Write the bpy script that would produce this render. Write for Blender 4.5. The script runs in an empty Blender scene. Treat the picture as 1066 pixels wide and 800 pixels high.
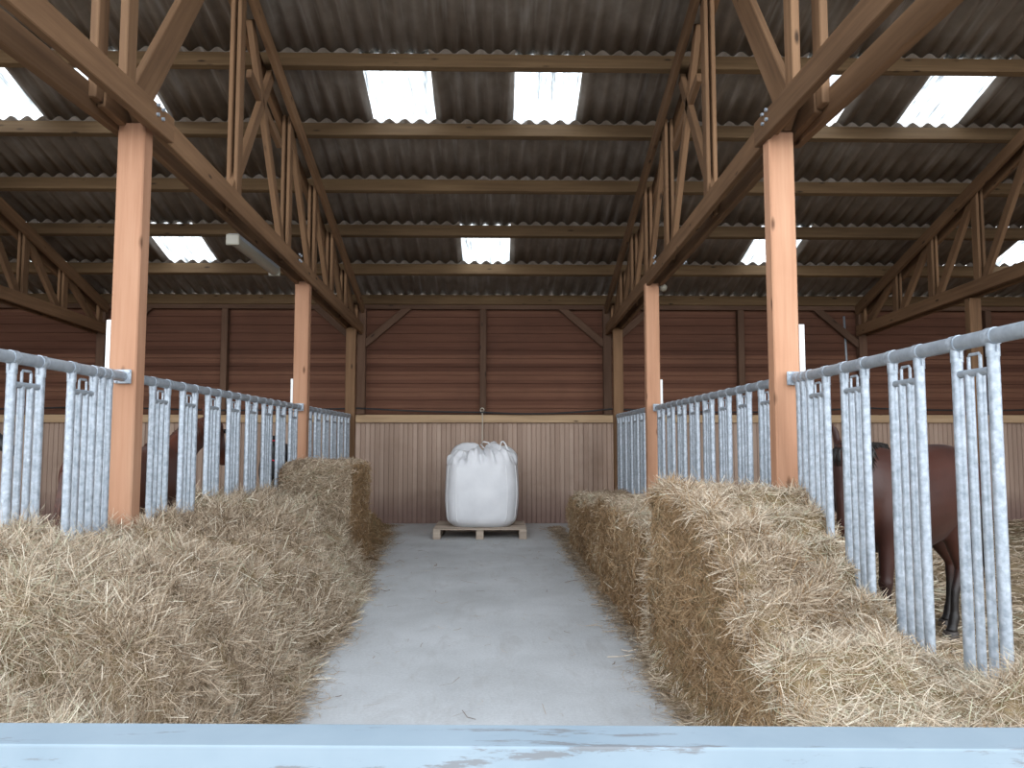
import bpy, bmesh, math, random
import numpy as np
from mathutils import Vector, Matrix, Quaternion
R = math.radians
random.seed(7)
rng = np.random.default_rng(11)
scn = bpy.context.scene
COL = scn.collection

# ------------------------------------------------------------------ tagging
def tag(o, label=None, cat=None, group=None, kind=None):
    if label: o['label'] = label
    if cat: o['category'] = cat
    if group: o['group'] = group
    if kind: o['kind'] = kind
    return o

def empty(name, loc, label, cat, group=None, rz=0.0):
    o = bpy.data.objects.new(name, None)
    COL.objects.link(o)
    o.location = loc
    o.rotation_euler = (0, 0, rz)
    o.empty_display_size = 0.1
    return tag(o, label, cat, group)

def link(name, me, mat=None, parent=None, smooth=False):
    o = bpy.data.objects.new(name, me)
    COL.objects.link(o)
    if mat is not None:
        for m in (mat if isinstance(mat, (list, tuple)) else [mat]):
            me.materials.append(m)
    if parent is not None:
        o.parent = parent
    if smooth:
        me.polygons.foreach_set('use_smooth', [True] * len(me.polygons))
    return o

def mesh_from(name, verts, faces):
    me = bpy.data.meshes.new(name)
    me.from_pydata([tuple(v) for v in verts], [], faces)
    me.update()
    return me

def bm_obj(name, bm, mat, parent=None, smooth=False, loc=None):
    me = bpy.data.meshes.new(name)
    bmesh.ops.recalc_face_normals(bm, faces=bm.faces)
    bm.to_mesh(me)
    bm.free()
    o = link(name, me, mat, parent, smooth)
    if loc is not None:
        o.location = loc
    return o

def add_box(bm, c, s, M=None):
    r = bmesh.ops.create_cube(bm, size=1)
    for v in r['verts']:
        v.co = Vector((v.co.x * s[0] + c[0], v.co.y * s[1] + c[1], v.co.z * s[2] + c[2]))
        if M is not None:
            v.co = M @ v.co
    return r['verts']

def bevel(bm, w, seg=1):
    bmesh.ops.bevel(bm, geom=list(bm.edges), offset=w, segments=seg, profile=0.6, affect='EDGES')

def add_tube(bm, P, Q, r, n=14, cap=True):
    P, Q = Vector(P), Vector(Q)
    d = Q - P
    q = d.to_track_quat('Z', 'Y').to_matrix().to_4x4()
    M = Matrix.Translation((P + Q) / 2) @ q
    bmesh.ops.create_cone(bm, cap_ends=cap, segments=n, radius1=r, radius2=r, depth=d.length, matrix=M)

def add_path(bm, pts, r, n=8, closed=False):
    """round bar along a polyline"""
    P = [Vector(p) for p in pts]
    rings = []
    for i, p in enumerate(P):
        a = P[i - 1] if (i > 0 or closed) else P[0]
        b = P[(i + 1) % len(P)] if (i < len(P) - 1 or closed) else P[-1]
        t = (b - a).normalized()
        ref = Vector((0, 0, 1)) if abs(t.z) < 0.9 else Vector((1, 0, 0))
        s = t.cross(ref).normalized()
        u = s.cross(t)
        rr = r[i] if isinstance(r, (list, tuple)) else r
        rings.append([bm.verts.new(p + (s * math.cos(2 * math.pi * k / n) + u * math.sin(2 * math.pi * k / n)) * rr) for k in range(n)])
    m = len(rings)
    for i in range(m if closed else m - 1):
        A, B = rings[i], rings[(i + 1) % m]
        for k in range(n):
            bm.faces.new((A[k], A[(k + 1) % n], B[(k + 1) % n], B[k]))
    if not closed:
        bm.faces.new(rings[0]); bm.faces.new(rings[-1])

def beam(name, P, Q, w, h, mat, parent=None, bev=0.006, up=(0, 0, 1)):
    """timber along P-Q, local x = grain; w sideways, h upwards"""
    P, Q = Vector(P), Vector(Q)
    d = Q - P
    L = d.length
    x = d.normalized()
    U = Vector(up)
    y = U.cross(x)
    if y.length < 1e-3:
        y = Vector((0, 1, 0)).cross(x)
    y.normalize()
    z = x.cross(y)
    bm = bmesh.new()
    add_box(bm, (L / 2, 0, 0), (L, w, h))
    bevel(bm, bev)
    o = bm_obj(name, bm, mat, parent)
    M = Matrix((x, y, z)).transposed().to_4x4()
    loc = P - (parent.location if parent else Vector())
    o.matrix_local = Matrix.Translation(loc) @ M
    return o

# ------------------------------------------------------------------ materials
def new_mat(name):
    m = bpy.data.materials.new(name)
    m.use_nodes = True
    nt = m.node_tree
    nt.nodes.clear()
    out = nt.nodes.new('ShaderNodeOutputMaterial')
    b = nt.nodes.new('ShaderNodeBsdfPrincipled')
    nt.links.new(b.outputs[0], out.inputs[0])
    return m, nt, b, out

def N(nt, t, **kw):
    n = nt.nodes.new(t)
    for k, v in kw.items():
        if k.startswith('i_'):
            n.inputs[k[2:].replace('_', ' ')].default_value = v
        else:
            setattr(n, k, v)
    return n

def ramp(nt, stops, interp='LINEAR'):
    n = nt.nodes.new('ShaderNodeValToRGB')
    cr = n.color_ramp
    cr.interpolation = interp
    while len(cr.elements) < len(stops):
        cr.elements.new(0.5)
    for e, (p, c) in zip(cr.elements, stops):
        e.position = p
        e.color = (*c, 1)
    return n

def coords(nt, scale=(1, 1, 1), kind='Object'):
    t = nt.nodes.new('ShaderNodeTexCoord')
    mp = nt.nodes.new('ShaderNodeMapping')
    mp.inputs['Scale'].default_value = scale
    nt.links.new(t.outputs[kind], mp.inputs[0])
    return mp.outputs[0]

def mixc(nt, f, a, b, mode='MIX'):
    n = nt.nodes.new('ShaderNodeMix')
    n.data_type = 'RGBA'
    n.blend_type = mode
    for i, v in ((0, f), (6, a), (7, b)):
        if isinstance(v, bpy.types.NodeSocket):
            nt.links.new(v, n.inputs[i])
        else:
            n.inputs[i].default_value = v if i == 0 else (*v, 1)
    return n.outputs[2]

def wood(name, dark, mid, light, rough=0.8, knots=True, grain=1.0, stain=None):
    m, nt, b, _ = new_mat(name)
    oi = nt.nodes.new('ShaderNodeObjectInfo')
    t = nt.nodes.new('ShaderNodeTexCoord')
    add = N(nt, 'ShaderNodeVectorMath', operation='MULTIPLY_ADD')
    nt.links.new(oi.outputs['Random'], add.inputs[0])
    add.inputs[1].default_value = (37, 11, 5)
    nt.links.new(t.outputs['Object'], add.inputs[2])
    def mp(s):
        k = nt.nodes.new('ShaderNodeMapping')
        k.inputs['Scale'].default_value = s
        nt.links.new(add.outputs[0], k.inputs[0])
        return k.outputs[0]
    n1 = N(nt, 'ShaderNodeTexNoise', i_Scale=1.0, i_Detail=7.0, i_Roughness=0.6)
    nt.links.new(mp((1.2, 26 * grain, 26 * grain)), n1.inputs[0])
    n2 = N(nt, 'ShaderNodeTexNoise', i_Scale=1.0, i_Detail=4.0)
    nt.links.new(mp((1.0, 4, 4)), n2.inputs[0])
    r1 = ramp(nt, [(0.25, dark), (0.5, mid), (0.78, light)])
    mx = N(nt, 'ShaderNodeMix', data_type='FLOAT')
    mx.inputs[0].default_value = 0.45
    nt.links.new(n1.outputs[0], mx.inputs[2]); nt.links.new(n2.outputs[0], mx.inputs[3])
    nt.links.new(mx.outputs[0], r1.inputs[0])
    c = r1.outputs[0]
    # piece to piece tone
    hs = nt.nodes.new('ShaderNodeHueSaturation')
    mr = N(nt, 'ShaderNodeMapRange'); mr.inputs[3].default_value = 0.78; mr.inputs[4].default_value = 1.15
    nt.links.new(oi.outputs['Random'], mr.inputs[0])
    nt.links.new(mr.outputs[0], hs.inputs['Value'])
    nt.links.new(c, hs.inputs['Color'])
    c = hs.outputs[0]
    if knots:
        v = N(nt, 'ShaderNodeTexVoronoi', i_Scale=1.0)
        nt.links.new(mp((2.3, 7, 7)), v.inputs[0])
        rk = ramp(nt, [(0.05, (1, 1, 1)), (0.13, (0, 0, 0))])
        nt.links.new(v.outputs['Distance'], rk.inputs[0])
        c = mixc(nt, rk.outputs[0], c, tuple(x * 0.45 for x in dark))
    nt.links.new(c, b.inputs['Base Color'])
    b.inputs['Roughness'].default_value = rough
    b.inputs['Specular IOR Level'].default_value = 0.25
    bp = N(nt, 'ShaderNodeBump', i_Strength=0.25, i_Distance=0.004)
    nt.links.new(n1.outputs[0], bp.inputs['Height'])
    nt.links.new(bp.outputs[0], b.inputs['Normal'])
    return m

def boards(name, axis, pitch, dark, mid, light, stain=(0.1, 0.07, 0.05), stain_amt=0.5, low_dirt=None):
    """boards laid side by side along `axis` (0 x, 2 z); grain runs the other way"""
    m, nt, b, _ = new_mat(name)
    t = nt.nodes.new('ShaderNodeTexCoord')
    sp = nt.nodes.new('ShaderNodeSeparateXYZ')
    nt.links.new(t.outputs['Object'], sp.inputs[0])
    dv = N(nt, 'ShaderNodeMath', operation='DIVIDE'); dv.inputs[1].default_value = pitch
    nt.links.new(sp.outputs[axis], dv.inputs[0])
    fl = N(nt, 'ShaderNodeMath', operation='FLOOR'); nt.links.new(dv.outputs[0], fl.inputs[0])
    wn = N(nt, 'ShaderNodeTexWhiteNoise', noise_dimensions='1D'); nt.links.new(fl.outputs[0], wn.inputs['W'])
    # shift each board along
    cb = nt.nodes.new('ShaderNodeCombineXYZ')
    ml = N(nt, 'ShaderNodeMath', operation='MULTIPLY'); ml.inputs[1].default_value = 40
    nt.links.new(wn.outputs[0], ml.inputs[0])
    nt.links.new(ml.outputs[0], cb.inputs[0 if axis == 2 else 2])
    ad = N(nt, 'ShaderNodeVectorMath', operation='ADD')
    nt.links.new(t.outputs['Object'], ad.inputs[0]); nt.links.new(cb.outputs[0], ad.inputs[1])
    mp = nt.nodes.new('ShaderNodeMapping')
    mp.inputs['Scale'].default_value = (1.3, 20, 45) if axis == 2 else (45, 20, 1.3)
    nt.links.new(ad.outputs[0], mp.inputs[0])
    n1 = N(nt, 'ShaderNodeTexNoise', i_Scale=1.0, i_Detail=6.0, i_Roughness=0.6); nt.links.new(mp.outputs[0], n1.inputs[0])
    mx = N(nt, 'ShaderNodeMix', data_type='FLOAT'); mx.inputs[0].default_value = 0.42
    nt.links.new(n1.outputs[0], mx.inputs[2]); nt.links.new(wn.outputs[0], mx.inputs[3])
    r = ramp(nt, [(0.2, dark), (0.5, mid), (0.8, light)]); nt.links.new(mx.outputs[0], r.inputs[0])
    n2 = N(nt, 'ShaderNodeTexNoise', i_Scale=0.9, i_Detail=5.0, i_Roughness=0.65)
    nt.links.new(t.outputs['Object'], n2.inputs[0])
    rs = ramp(nt, [(0.5, (0, 0, 0)), (0.72, (stain_amt,) * 3)]); nt.links.new(n2.outputs[0], rs.inputs[0])
    c = mixc(nt, rs.outputs[0], r.outputs[0], stain)
    if low_dirt:     # splashed muck at the foot of the wall
        z = N(nt, 'ShaderNodeMath', operation='MULTIPLY_ADD'); z.inputs[1].default_value = 0.35; z.inputs[2].default_value = -0.12
        nt.links.new(n2.outputs[0], z.inputs[0])
        s2 = N(nt, 'ShaderNodeMath', operation='SUBTRACT'); nt.links.new(sp.outputs[2], s2.inputs[0]); nt.links.new(z.outputs[0], s2.inputs[1])
        rd = ramp(nt, [(0.08, (0.75,) * 3), (0.5, (0, 0, 0))]); nt.links.new(s2.outputs[0], rd.inputs[0])
        c = mixc(nt, rd.outputs[0], c, low_dirt)
    nt.links.new(c, b.inputs['Base Color'])
    b.inputs['Roughness'].default_value = 0.85
    b.inputs['Specular IOR Level'].default_value = 0.2
    bp = N(nt, 'ShaderNodeBump', i_Strength=0.3, i_Distance=0.004)
    nt.links.new(n1.outputs[0], bp.inputs['Height']); nt.links.new(bp.outputs[0], b.inputs['Normal'])
    return m

def simple(name, col, rough=0.6, metal=0.0, noise=None, nscale=8.0, spec=0.5, bump=0.0):
    m, nt, b, _ = new_mat(name)
    if noise:
        n1 = N(nt, 'ShaderNodeTexNoise', i_Scale=nscale, i_Detail=6.0, i_Roughness=0.6)
        nt.links.new(coords(nt), n1.inputs[0])
        r = ramp(nt, [(0.3, noise), (0.65, col)])
        nt.links.new(n1.outputs[0], r.inputs[0])
        nt.links.new(r.outputs[0], b.inputs['Base Color'])
        if bump:
            bp = N(nt, 'ShaderNodeBump', i_Strength=bump, i_Distance=0.01)
            nt.links.new(n1.outputs[0], bp.inputs['Height']); nt.links.new(bp.outputs[0], b.inputs['Normal'])
    else:
        b.inputs['Base Color'].default_value = (*col, 1)
    b.inputs['Roughness'].default_value = rough
    b.inputs['Metallic'].default_value = metal
    b.inputs['Specular IOR Level'].default_value = spec
    return m

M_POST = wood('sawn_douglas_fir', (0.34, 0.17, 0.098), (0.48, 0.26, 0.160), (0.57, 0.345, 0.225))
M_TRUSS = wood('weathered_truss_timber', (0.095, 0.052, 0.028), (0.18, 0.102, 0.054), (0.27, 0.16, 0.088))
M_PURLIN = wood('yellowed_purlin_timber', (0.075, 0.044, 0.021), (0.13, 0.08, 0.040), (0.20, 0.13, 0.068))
M_CAP = wood('rough_ledge_timber', (0.30, 0.20, 0.12), (0.44, 0.31, 0.19), (0.55, 0.41, 0.27))
M_FRAME = wood('dark_wall_framing', (0.07, 0.038, 0.024), (0.12, 0.068, 0.044), (0.17, 0.105, 0.07))
M_PALLET = wood('pallet_timber', (0.30, 0.24, 0.19), (0.45, 0.37, 0.30), (0.56, 0.48, 0.40), knots=False)
M_WUP = boards('brown_horizontal_boards', 2, 0.135, (0.085, 0.037, 0.024), (0.135, 0.062, 0.040), (0.20, 0.098, 0.062), (0.06, 0.032, 0.022), 0.35)
M_WLOW = boards('vertical_kick_boards', 0, 0.076, (0.36, 0.26, 0.205), (0.44, 0.325, 0.26), (0.53, 0.405, 0.33), (0.26, 0.175, 0.125), 0.55, (0.20, 0.125, 0.11))

def galv_mat():
    m, nt, b, _ = new_mat('galvanised_steel')
    c = coords(nt)
    v = N(nt, 'ShaderNodeTexVoronoi', i_Scale=75.0); nt.links.new(c, v.inputs[0])
    n = N(nt, 'ShaderNodeTexNoise', i_Scale=34.0, i_Detail=5.0); nt.links.new(c, n.inputs[0])
    r = ramp(nt, [(0.3, (0.29, 0.34, 0.395)), (0.7, (0.50, 0.56, 0.625))]); nt.links.new(n.outputs[0], r.inputs[0])
    rv = ramp(nt, [(0.0, (0.86,) * 3), (1.0, (1.12,) * 3)]); nt.links.new(v.outputs['Color'], rv.inputs[0])
    nt.links.new(mixc(nt, 1.0, r.outputs[0], rv.outputs[0], 'MULTIPLY'), b.inputs['Base Color'])
    b.inputs['Metallic'].default_value = 0.35
    rr = N(nt, 'ShaderNodeMapRange'); rr.inputs[3].default_value = 0.38; rr.inputs[4].default_value = 0.6
    nt.links.new(n.outputs[0], rr.inputs[0]); nt.links.new(rr.outputs[0], b.inputs['Roughness'])
    bp = N(nt, 'ShaderNodeBump', i_Strength=0.15, i_Distance=0.002)
    nt.links.new(n.outputs[0], bp.inputs['Height']); nt.links.new(bp.outputs[0], b.inputs['Normal'])
    return m
M_GALV = galv_mat()
M_GALVD = simple('dull_galvanised_steel', (0.40, 0.45, 0.50), 0.5, 0.35, (0.28, 0.32, 0.37), 20)

def gate_mat():
    m, nt, b, _ = new_mat('pale_gate_steel')
    c = coords(nt)
    n = N(nt, 'ShaderNodeTexNoise', i_Scale=9.0, i_Detail=4.0); nt.links.new(c, n.inputs[0])
    r = ramp(nt, [(0.3, (0.215, 0.275, 0.32)), (0.7, (0.26, 0.32, 0.365))]); nt.links.new(n.outputs[0], r.inputs[0])
    # rust and scratches running along the front edge
    mp = coords(nt, (14, 90, 90))
    n2 = N(nt, 'ShaderNodeTexNoise', i_Scale=1.0, i_Detail=7.0, i_Roughness=0.7); nt.links.new(mp, n2.inputs[0])
    mp3 = coords(nt, (3, 25, 25))
    n3 = N(nt, 'ShaderNodeTexNoise', i_Scale=1.0, i_Detail=3.0); nt.links.new(mp3, n3.inputs[0])
    mu = N(nt, 'ShaderNodeMath', operation='MULTIPLY'); nt.links.new(n2.outputs[0], mu.inputs[0]); nt.links.new(n3.outputs[0], mu.inputs[1])
    rs = ramp(nt, [(0.322, (0, 0, 0)), (0.36, (0.6,) * 3)]); nt.links.new(mu.outputs[0], rs.inputs[0])
    nt.links.new(mixc(nt, rs.outputs[0], r.outputs[0], (0.13, 0.11, 0.10)), b.inputs['Base Color'])
    b.inputs['Roughness'].default_value = 0.7
    b.inputs['Specular IOR Level'].default_value = 0.25
    return m
M_GATE = gate_mat()

def roof_mat():
    m, nt, b, _ = new_mat('fibre_cement_sheet')
    c = coords(nt)
    n = N(nt, 'ShaderNodeTexNoise', i_Scale=2.2, i_Detail=6.0, i_Roughness=0.6); nt.links.new(c, n.inputs[0])
    r = ramp(nt, [(0.3, (0.165, 0.13, 0.10)), (0.55, (0.235, 0.195, 0.16)), (0.75, (0.30, 0.265, 0.23))]); nt.links.new(n.outputs[0], r.inputs[0])
    # lime streaks that run down the slope
    n2 = N(nt, 'ShaderNodeTexNoise', i_Scale=1.0, i_Detail=4.0); nt.links.new(coords(nt, (16, 1.1, 1.1)), n2.inputs[0])
    rs = ramp(nt, [(0.55, (0, 0, 0)), (0.75, (0.55,) * 3)]); nt.links.new(n2.outputs[0], rs.inputs[0])
    nt.links.new(mixc(nt, rs.outputs[0], r.outputs[0], (0.42, 0.39, 0.365)), b.inputs['Base Color'])
    b.inputs['Roughness'].default_value = 0.9
    b.inputs['Specular IOR Level'].default_value = 0.15
    return m
M_ROOF = roof_mat()

def skylight_mat():
    m, nt, b, out = new_mat('translucent_roof_sheet')
    nt.nodes.remove(b)
    n2 = N(nt, 'ShaderNodeTexNoise', i_Scale=1.0, i_Detail=6.0, i_Roughness=0.65); nt.links.new(coords(nt, (20, 2.0, 2.0)), n2.inputs[0])
    r = ramp(nt, [(0.30, (0.12, 0.125, 0.125)), (0.44, (0.42, 0.44, 0.44)), (0.56, (0.85, 0.87, 0.87))]); nt.links.new(n2.outputs[0], r.inputs[0])
    tr = nt.nodes.new('ShaderNodeBsdfTranslucent'); nt.links.new(r.outputs[0], tr.inputs[0])
    tp = nt.nodes.new('ShaderNodeBsdfTransparent'); nt.links.new(r.outputs[0], tp.inputs[0])
    mx = nt.nodes.new('ShaderNodeMixShader'); mx.inputs[0].default_value = 0.16
    nt.links.new(tr.outputs[0], mx.inputs[1]); nt.links.new(tp.outputs[0], mx.inputs[2])
    nt.links.new(mx.outputs[0], out.inputs[0])
    return m
M_SKY = skylight_mat()

def floor_mat():
    m, nt, b, _ = new_mat('dusty_concrete')
    c = coords(nt)
    n = N(nt, 'ShaderNodeTexNoise', i_Scale=1.3, i_Detail=8.0, i_Roughness=0.6); nt.links.new(c, n.inputs[0])
    r = ramp(nt, [(0.3, (0.50, 0.515, 0.52)), (0.55, (0.60, 0.62, 0.63)), (0.75, (0.68, 0.70, 0.715))]); nt.links.new(n.outputs[0], r.inputs[0])
    n2 = N(nt, 'ShaderNodeTexNoise', i_Scale=1.0, i_Detail=7.0, i_Roughness=0.7, i_Distortion=0.6); nt.links.new(coords(nt, (5, 1.6, 1)), n2.inputs[0])
    rs = ramp(nt, [(0.52, (0, 0, 0)), (0.66, (0.35,) * 3)]); nt.links.new(n2.outputs[0], rs.inputs[0])
    c1 = mixc(nt, rs.outputs[0], r.outputs[0], (0.42, 0.41, 0.395))
    n3 = N(nt, 'ShaderNodeTexNoise', i_Scale=60.0, i_Detail=4.0, i_Roughness=0.7); nt.links.new(c, n3.inputs[0])
    r3 = ramp(nt, [(0.3, (0.88,) * 3), (0.7, (1.06,) * 3)]); nt.links.new(n3.outputs[0], r3.inputs[0])
    nt.links.new(mixc(nt, 1.0, c1, r3.outputs[0], 'MULTIPLY'), b.inputs['Base Color'])
    b.inputs['Roughness'].default_value = 0.75
    b.inputs['Specular IOR Level'].default_value = 0.3
    bp = N(nt, 'ShaderNodeBump', i_Strength=0.3, i_Distance=0.02)
    nt.links.new(n2.outputs[0], bp.inputs['Height']); nt.links.new(bp.outputs[0], b.inputs['Normal'])
    return m
M_FLOOR = floor_mat()
M_BED = simple('trampled_bedding', (0.36, 0.28, 0.17), 0.95, 0, (0.15, 0.11, 0.07), 6, 0.1, 0.6)
M_GROUND = simple('pale_yard_gravel', (0.24, 0.23, 0.21), 0.95, 0, (0.17, 0.165, 0.15), 3, 0.1, 0.3)
M_WHITE = simple('white_plastic', (0.82, 0.84, 0.84), 0.4)
M_BLACK = simple('black_rubber', (0.02, 0.02, 0.022), 0.6)
M_CREAM = simple('yellowed_plastic_diffuser', (0.24, 0.225, 0.18), 0.3)
M_ROPE = simple('pale_rope', (0.55, 0.50, 0.42), 0.9)

def hay_mat(name, stops, trans=0.15):
    m, nt, b, out = new_mat(name)
    at = N(nt, 'ShaderNodeAttribute', attribute_name='tone')
    r = ramp(nt, stops); nt.links.new(at.outputs['Fac'], r.inputs[0])
    nt.links.new(r.outputs[0], b.inputs['Base Color'])
    b.inputs['Roughness'].default_value = 0.65
    b.inputs['Specular IOR Level'].default_value = 0.3
    return m
M_STRAW = hay_mat('hay_stalks', [(0.0, (0.16, 0.11, 0.068)), (0.25, (0.33, 0.245, 0.163)), (0.5, (0.50, 0.395, 0.283)), (0.72, (0.67, 0.56, 0.43)), (0.88, (0.88, 0.80, 0.66)), (1.0, (0.49, 0.47, 0.33))])
M_STRAWB = hay_mat('bale_side_stalks', [(0.0, (0.15, 0.085, 0.04)), (0.4, (0.29, 0.18, 0.09)), (0.8, (0.42, 0.29, 0.165)), (1.0, (0.54, 0.42, 0.27))])
M_HAYCORE = simple('packed_hay', (0.30, 0.225, 0.13), 0.95, 0, (0.13, 0.095, 0.05), 22, 0.1, 0.8)

# ------------------------------------------------------------------ measures
XL, XR = -2.25, 1.835          # lines of posts
XO = (-6.32, 5.92)             # outer trusses
XW = (-10.4, 10.0)             # side walls
YW = 12.41                     # back wall face
YB = 8.87; YN = 4.76; YE = 11.78
RIDGE = 2.3                     # high open front edge of the single-slope roof
def zc(y):                      # underside of the purlins
    z = 3.56 + 0.31 * (12.08 - y)
    return z
ang = math.atan(0.31)

# ------------------------------------------------------------------ setting
def plane(name, x0, x1, y0, y1, z, mat, kind='structure', n=1):
    me = mesh_from(name, [(x0, y0, z), (x1, y0, z), (x1, y1, z), (x0, y1, z)], [(0, 1, 2, 3)])
    return tag(link(name, me, mat), kind=kind)
def slab(name, x0, x1, y0, y1, z0, z1, mat, kind='structure'):
    bm = bmesh.new()
    add_box(bm, ((x0 + x1) / 2, (y0 + y1) / 2, (z0 + z1) / 2), (x1 - x0, y1 - y0, z1 - z0))
    return tag(bm_obj(name, bm, mat), kind=kind)
slab('floor', XW[0], XW[1], -3.0, YW + 0.05, -0.15, 0.0, M_FLOOR)
slab('floor_yard', -40, 40, -45, -3.0, -0.2, -0.02, M_GROUND)

# back wall: clapboards above, vertical boards below (one profile extruded each)
def wall_clap(name, P, Q, z0, z1, pitch, mat, inward):
    """P,Q floor points; boards stacked; inward = unit vector into the room"""
    P, Q, I = Vector(P), Vector(Q), Vector(inward)
    prof = []
    z = z0
    while z < z1 - 1e-6:
        zz = min(z + pitch, z1)
        prof += [(0.022, z + 0.001), (0.020, zz - 0.012), (0.002, zz - 0.009), (0.002, zz)]
        z = zz
    prof = [(-0.06, z0)] + prof + [(-0.06, z1)]
    V = []; F = []
    for B in (P, Q):
        for (d, z) in prof:
            V.append(B + I * d + Vector((0, 0, z)))
    n = len(prof)
    for i in range(n):
        j = (i + 1) % n
        F.append((i, j, n + j, n + i))
    F.append(tuple(range(n))); F.append(tuple(range(2 * n - 1, n - 1, -1)))
    me = mesh_from(name, V, F)
    o = link(name, me, mat)
    bm = bmesh.new(); bm.from_mesh(me); bmesh.ops.recalc_face_normals(bm, faces=bm.faces); bm.to_mesh(me); bm.free()
    return tag(o, kind='structure')
ztop = zc(YW) + 0.16
wall_clap('wall_back', (XW[0], YW, 0), (XW[1], YW, 0), 1.70, ztop + 0.02, 0.135, M_WUP, (0, -1, 0))
# lower vertical boards
def wall_vert(name, x0, x1, z0, z1, y, pitch, mat):
    V = []; F = []
    prof = []
    x = x0
    while x < x1 - 1e-6:
        xx = min(x + pitch, x1)
        prof += [(x + 0.002, 0.0), (x + 0.007, -0.014), (xx - 0.007, -0.014), (xx - 0.002, 0.0)]
        x = xx
    prof = [(x0, 0.06)] + prof + [(x1, 0.06)]
    n = len(prof)
    for z in (z0, z1):
        for (x, d) in prof:
            V.append((x, y + d, z))
    for i in range(n):
        j = (i + 1) % n
        F.append((i, j, n + j, n + i))
    F.append(tuple(range(n))); F.append(tuple(range(2 * n - 1, n - 1, -1)))
    me = mesh_from(name, V, F)
    bm = bmesh.new(); bm.from_mesh(me); bmesh.ops.recalc_face_normals(bm, faces=bm.faces); bm.to_mesh(me); bm.free()
    return tag(link(name, me, mat), kind='structure')
wall_vert('wall_back_lower', XW[0], XW[1], 0, 1.70, YW - 0.02, 0.076, M_WLOW)
# side walls follow the roof slope: a stepped board wall is hidden behind the top plate, so one sloped panel
def side_wall(name, x, inward):
    z_r = zc(RIDGE) + 0.17
    pts = [(1.6, 0), (YW + 0.06, 0), (YW + 0.06, zc(YW + .06) + 0.17), (RIDGE, z_r), (1.6, z_r + 0.1)]
    V = [(x, p[0], p[1]) for p in pts] + [(x - inward * 0.08, p[0], p[1]) for p in pts]
    F = [(0, 1, 2, 3, 4), (9, 8, 7, 6, 5)] + [(i, (i + 1) % 5, 5 + (i + 1) % 5, 5 + i) for i in range(5)]
    me = mesh_from(name, V, F)
    bm = bmesh.new(); bm.from_mesh(me); bmesh.ops.recalc_face_normals(bm, faces=bm.faces); bm.to_mesh(me); bm.free()
    return tag(link(name, me, M_WSIDE), kind='structure')
M_WSIDE = boards('brown_side_boards', 2, 0.135, (0.10, 0.042, 0.026), (0.19, 0.082, 0.05), (0.28, 0.13, 0.08))
side_wall('wall_left', XW[0], 1)
side_wall('wall_right', XW[1], -1)

# framing of the back wall
def trim(k, P, Q, w, h, mat, up=(0, 0, 1)):
    return tag(beam('trim_%d' % k, P, Q, w, h, mat, up=up), kind='structure')
yf = YW - 0.085
trim(1, (XW[0], YW - 0.07, 1.665), (XW[1], YW - 0.07, 1.665), 0.075, 0.125, M_CAP)       # ledge over the kick boards
trim(2, (XW[0], yf, 3.50), (XW[1], yf, 3.50), 0.10, 0.14, M_FRAME)                        # top plate
k = 3
for x in (-8.4, -4.37, -0.235, 3.94, 8.0):
    trim(k, (x, yf, 1.73), (x, yf, 3.43), 0.10, 0.12, M_FRAME); k += 1
for x in (XO[0], XL + 0.07, XR - 0.07, XO[1]):
    trim(k, (x, yf - 0.02, 0.0 if abs(x) > 3 else 1.73), (x, yf - 0.02, 3.43), 0.13, 0.11, M_FRAME); k += 1
    for s in (-1, 1):
        if abs(x) > 3 and s * x > 0: continue
        trim(k, (x + s * 0.04, yf - 0.02, 2.86), (x + s * 0.90, yf - 0.02, 3.60), 0.05, 0.11, M_FRAME); k += 1

# ------------------------------------------------------------------ roof
PY = [12.30, 11.37, 10.37, 9.40, 8.42, 7.44, 6.50, 5.5, 4.5, 3.5, 2.5]
nb = len(PY)
rows = []                                            # (y_high, y_low)
P_, A_ = 0.175, 0.026
SKY = {4: [(-5.76, 4), (-4.31, 4), (-1.36, 4), (0.10, 4), (3.10, 4), (4.54, 4)], 1: [(-4.87, 4), (-0.61, 4), (3.74, 4), (7.50, 4)]}
x_start = -10.5
nper = int(20.6 / P_)
def snap(x): return int(round((x - x_start) / P_))
seg = 8
def sheet_mesh(name, c0, c1, row, mat, step_off=0.0, thick=0.006, kind_='structure'):
    """corrugated strip: columns c0..c1 (waves) of the row"""
    (ya, yb) = row                                    # yb is higher end
    n = (c1 - c0) * seg
    V = []; F = []
    for t in (0, 1):
        y = ya + (yb - ya) * t
        base = zc(ya) * (1 - t) + zc(yb) * t + 0.20 + (0.016 if t == 0 else 0.0)
        for i in range(n + 1):
            x = x_start + (c0 + i / seg) * P_
            V.append((x, y, base + A_ * math.cos(2 * math.pi * i / seg)))
    for i in range(n):
        F.append((i, i + 1, n + 2 + i, n + 1 + i))
    return V, F
roofV = []; roofF = []
sky_list = []
allrows = [(PY[i] + (0.25 if i == 0 else 0.07), PY[i + 1] - (0.25 if i == nb - 2 else 0)) for i in range(nb - 1)]
for ri, row in enumerate(allrows):
    holes = SKY.get(ri, [])
    cuts = sorted((snap(x), snap(x) + w) for x, w in holes)
    pos = 0
    spans = []
    for a, b_ in cuts:
        spans.append((pos, a, 0)); spans.append((a, b_, 1)); pos = b_
    spans.append((pos, nper, 0))
    for a, b_, s in spans:
        V, F = sheet_mesh('x', a, b_, row, None)
        if s:
            sky_list.append((V, F))
        else:
            o = len(roofV); roofV += V; roofF += [tuple(i + o for i in f) for f in F]
me = mesh_from('ceiling', roofV, roofF)
ceil = tag(link('ceiling', me, M_ROOF, smooth=True), kind='structure')
ceil.modifiers.new('sheet_thickness', 'SOLIDIFY').thickness = 0.007
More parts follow.
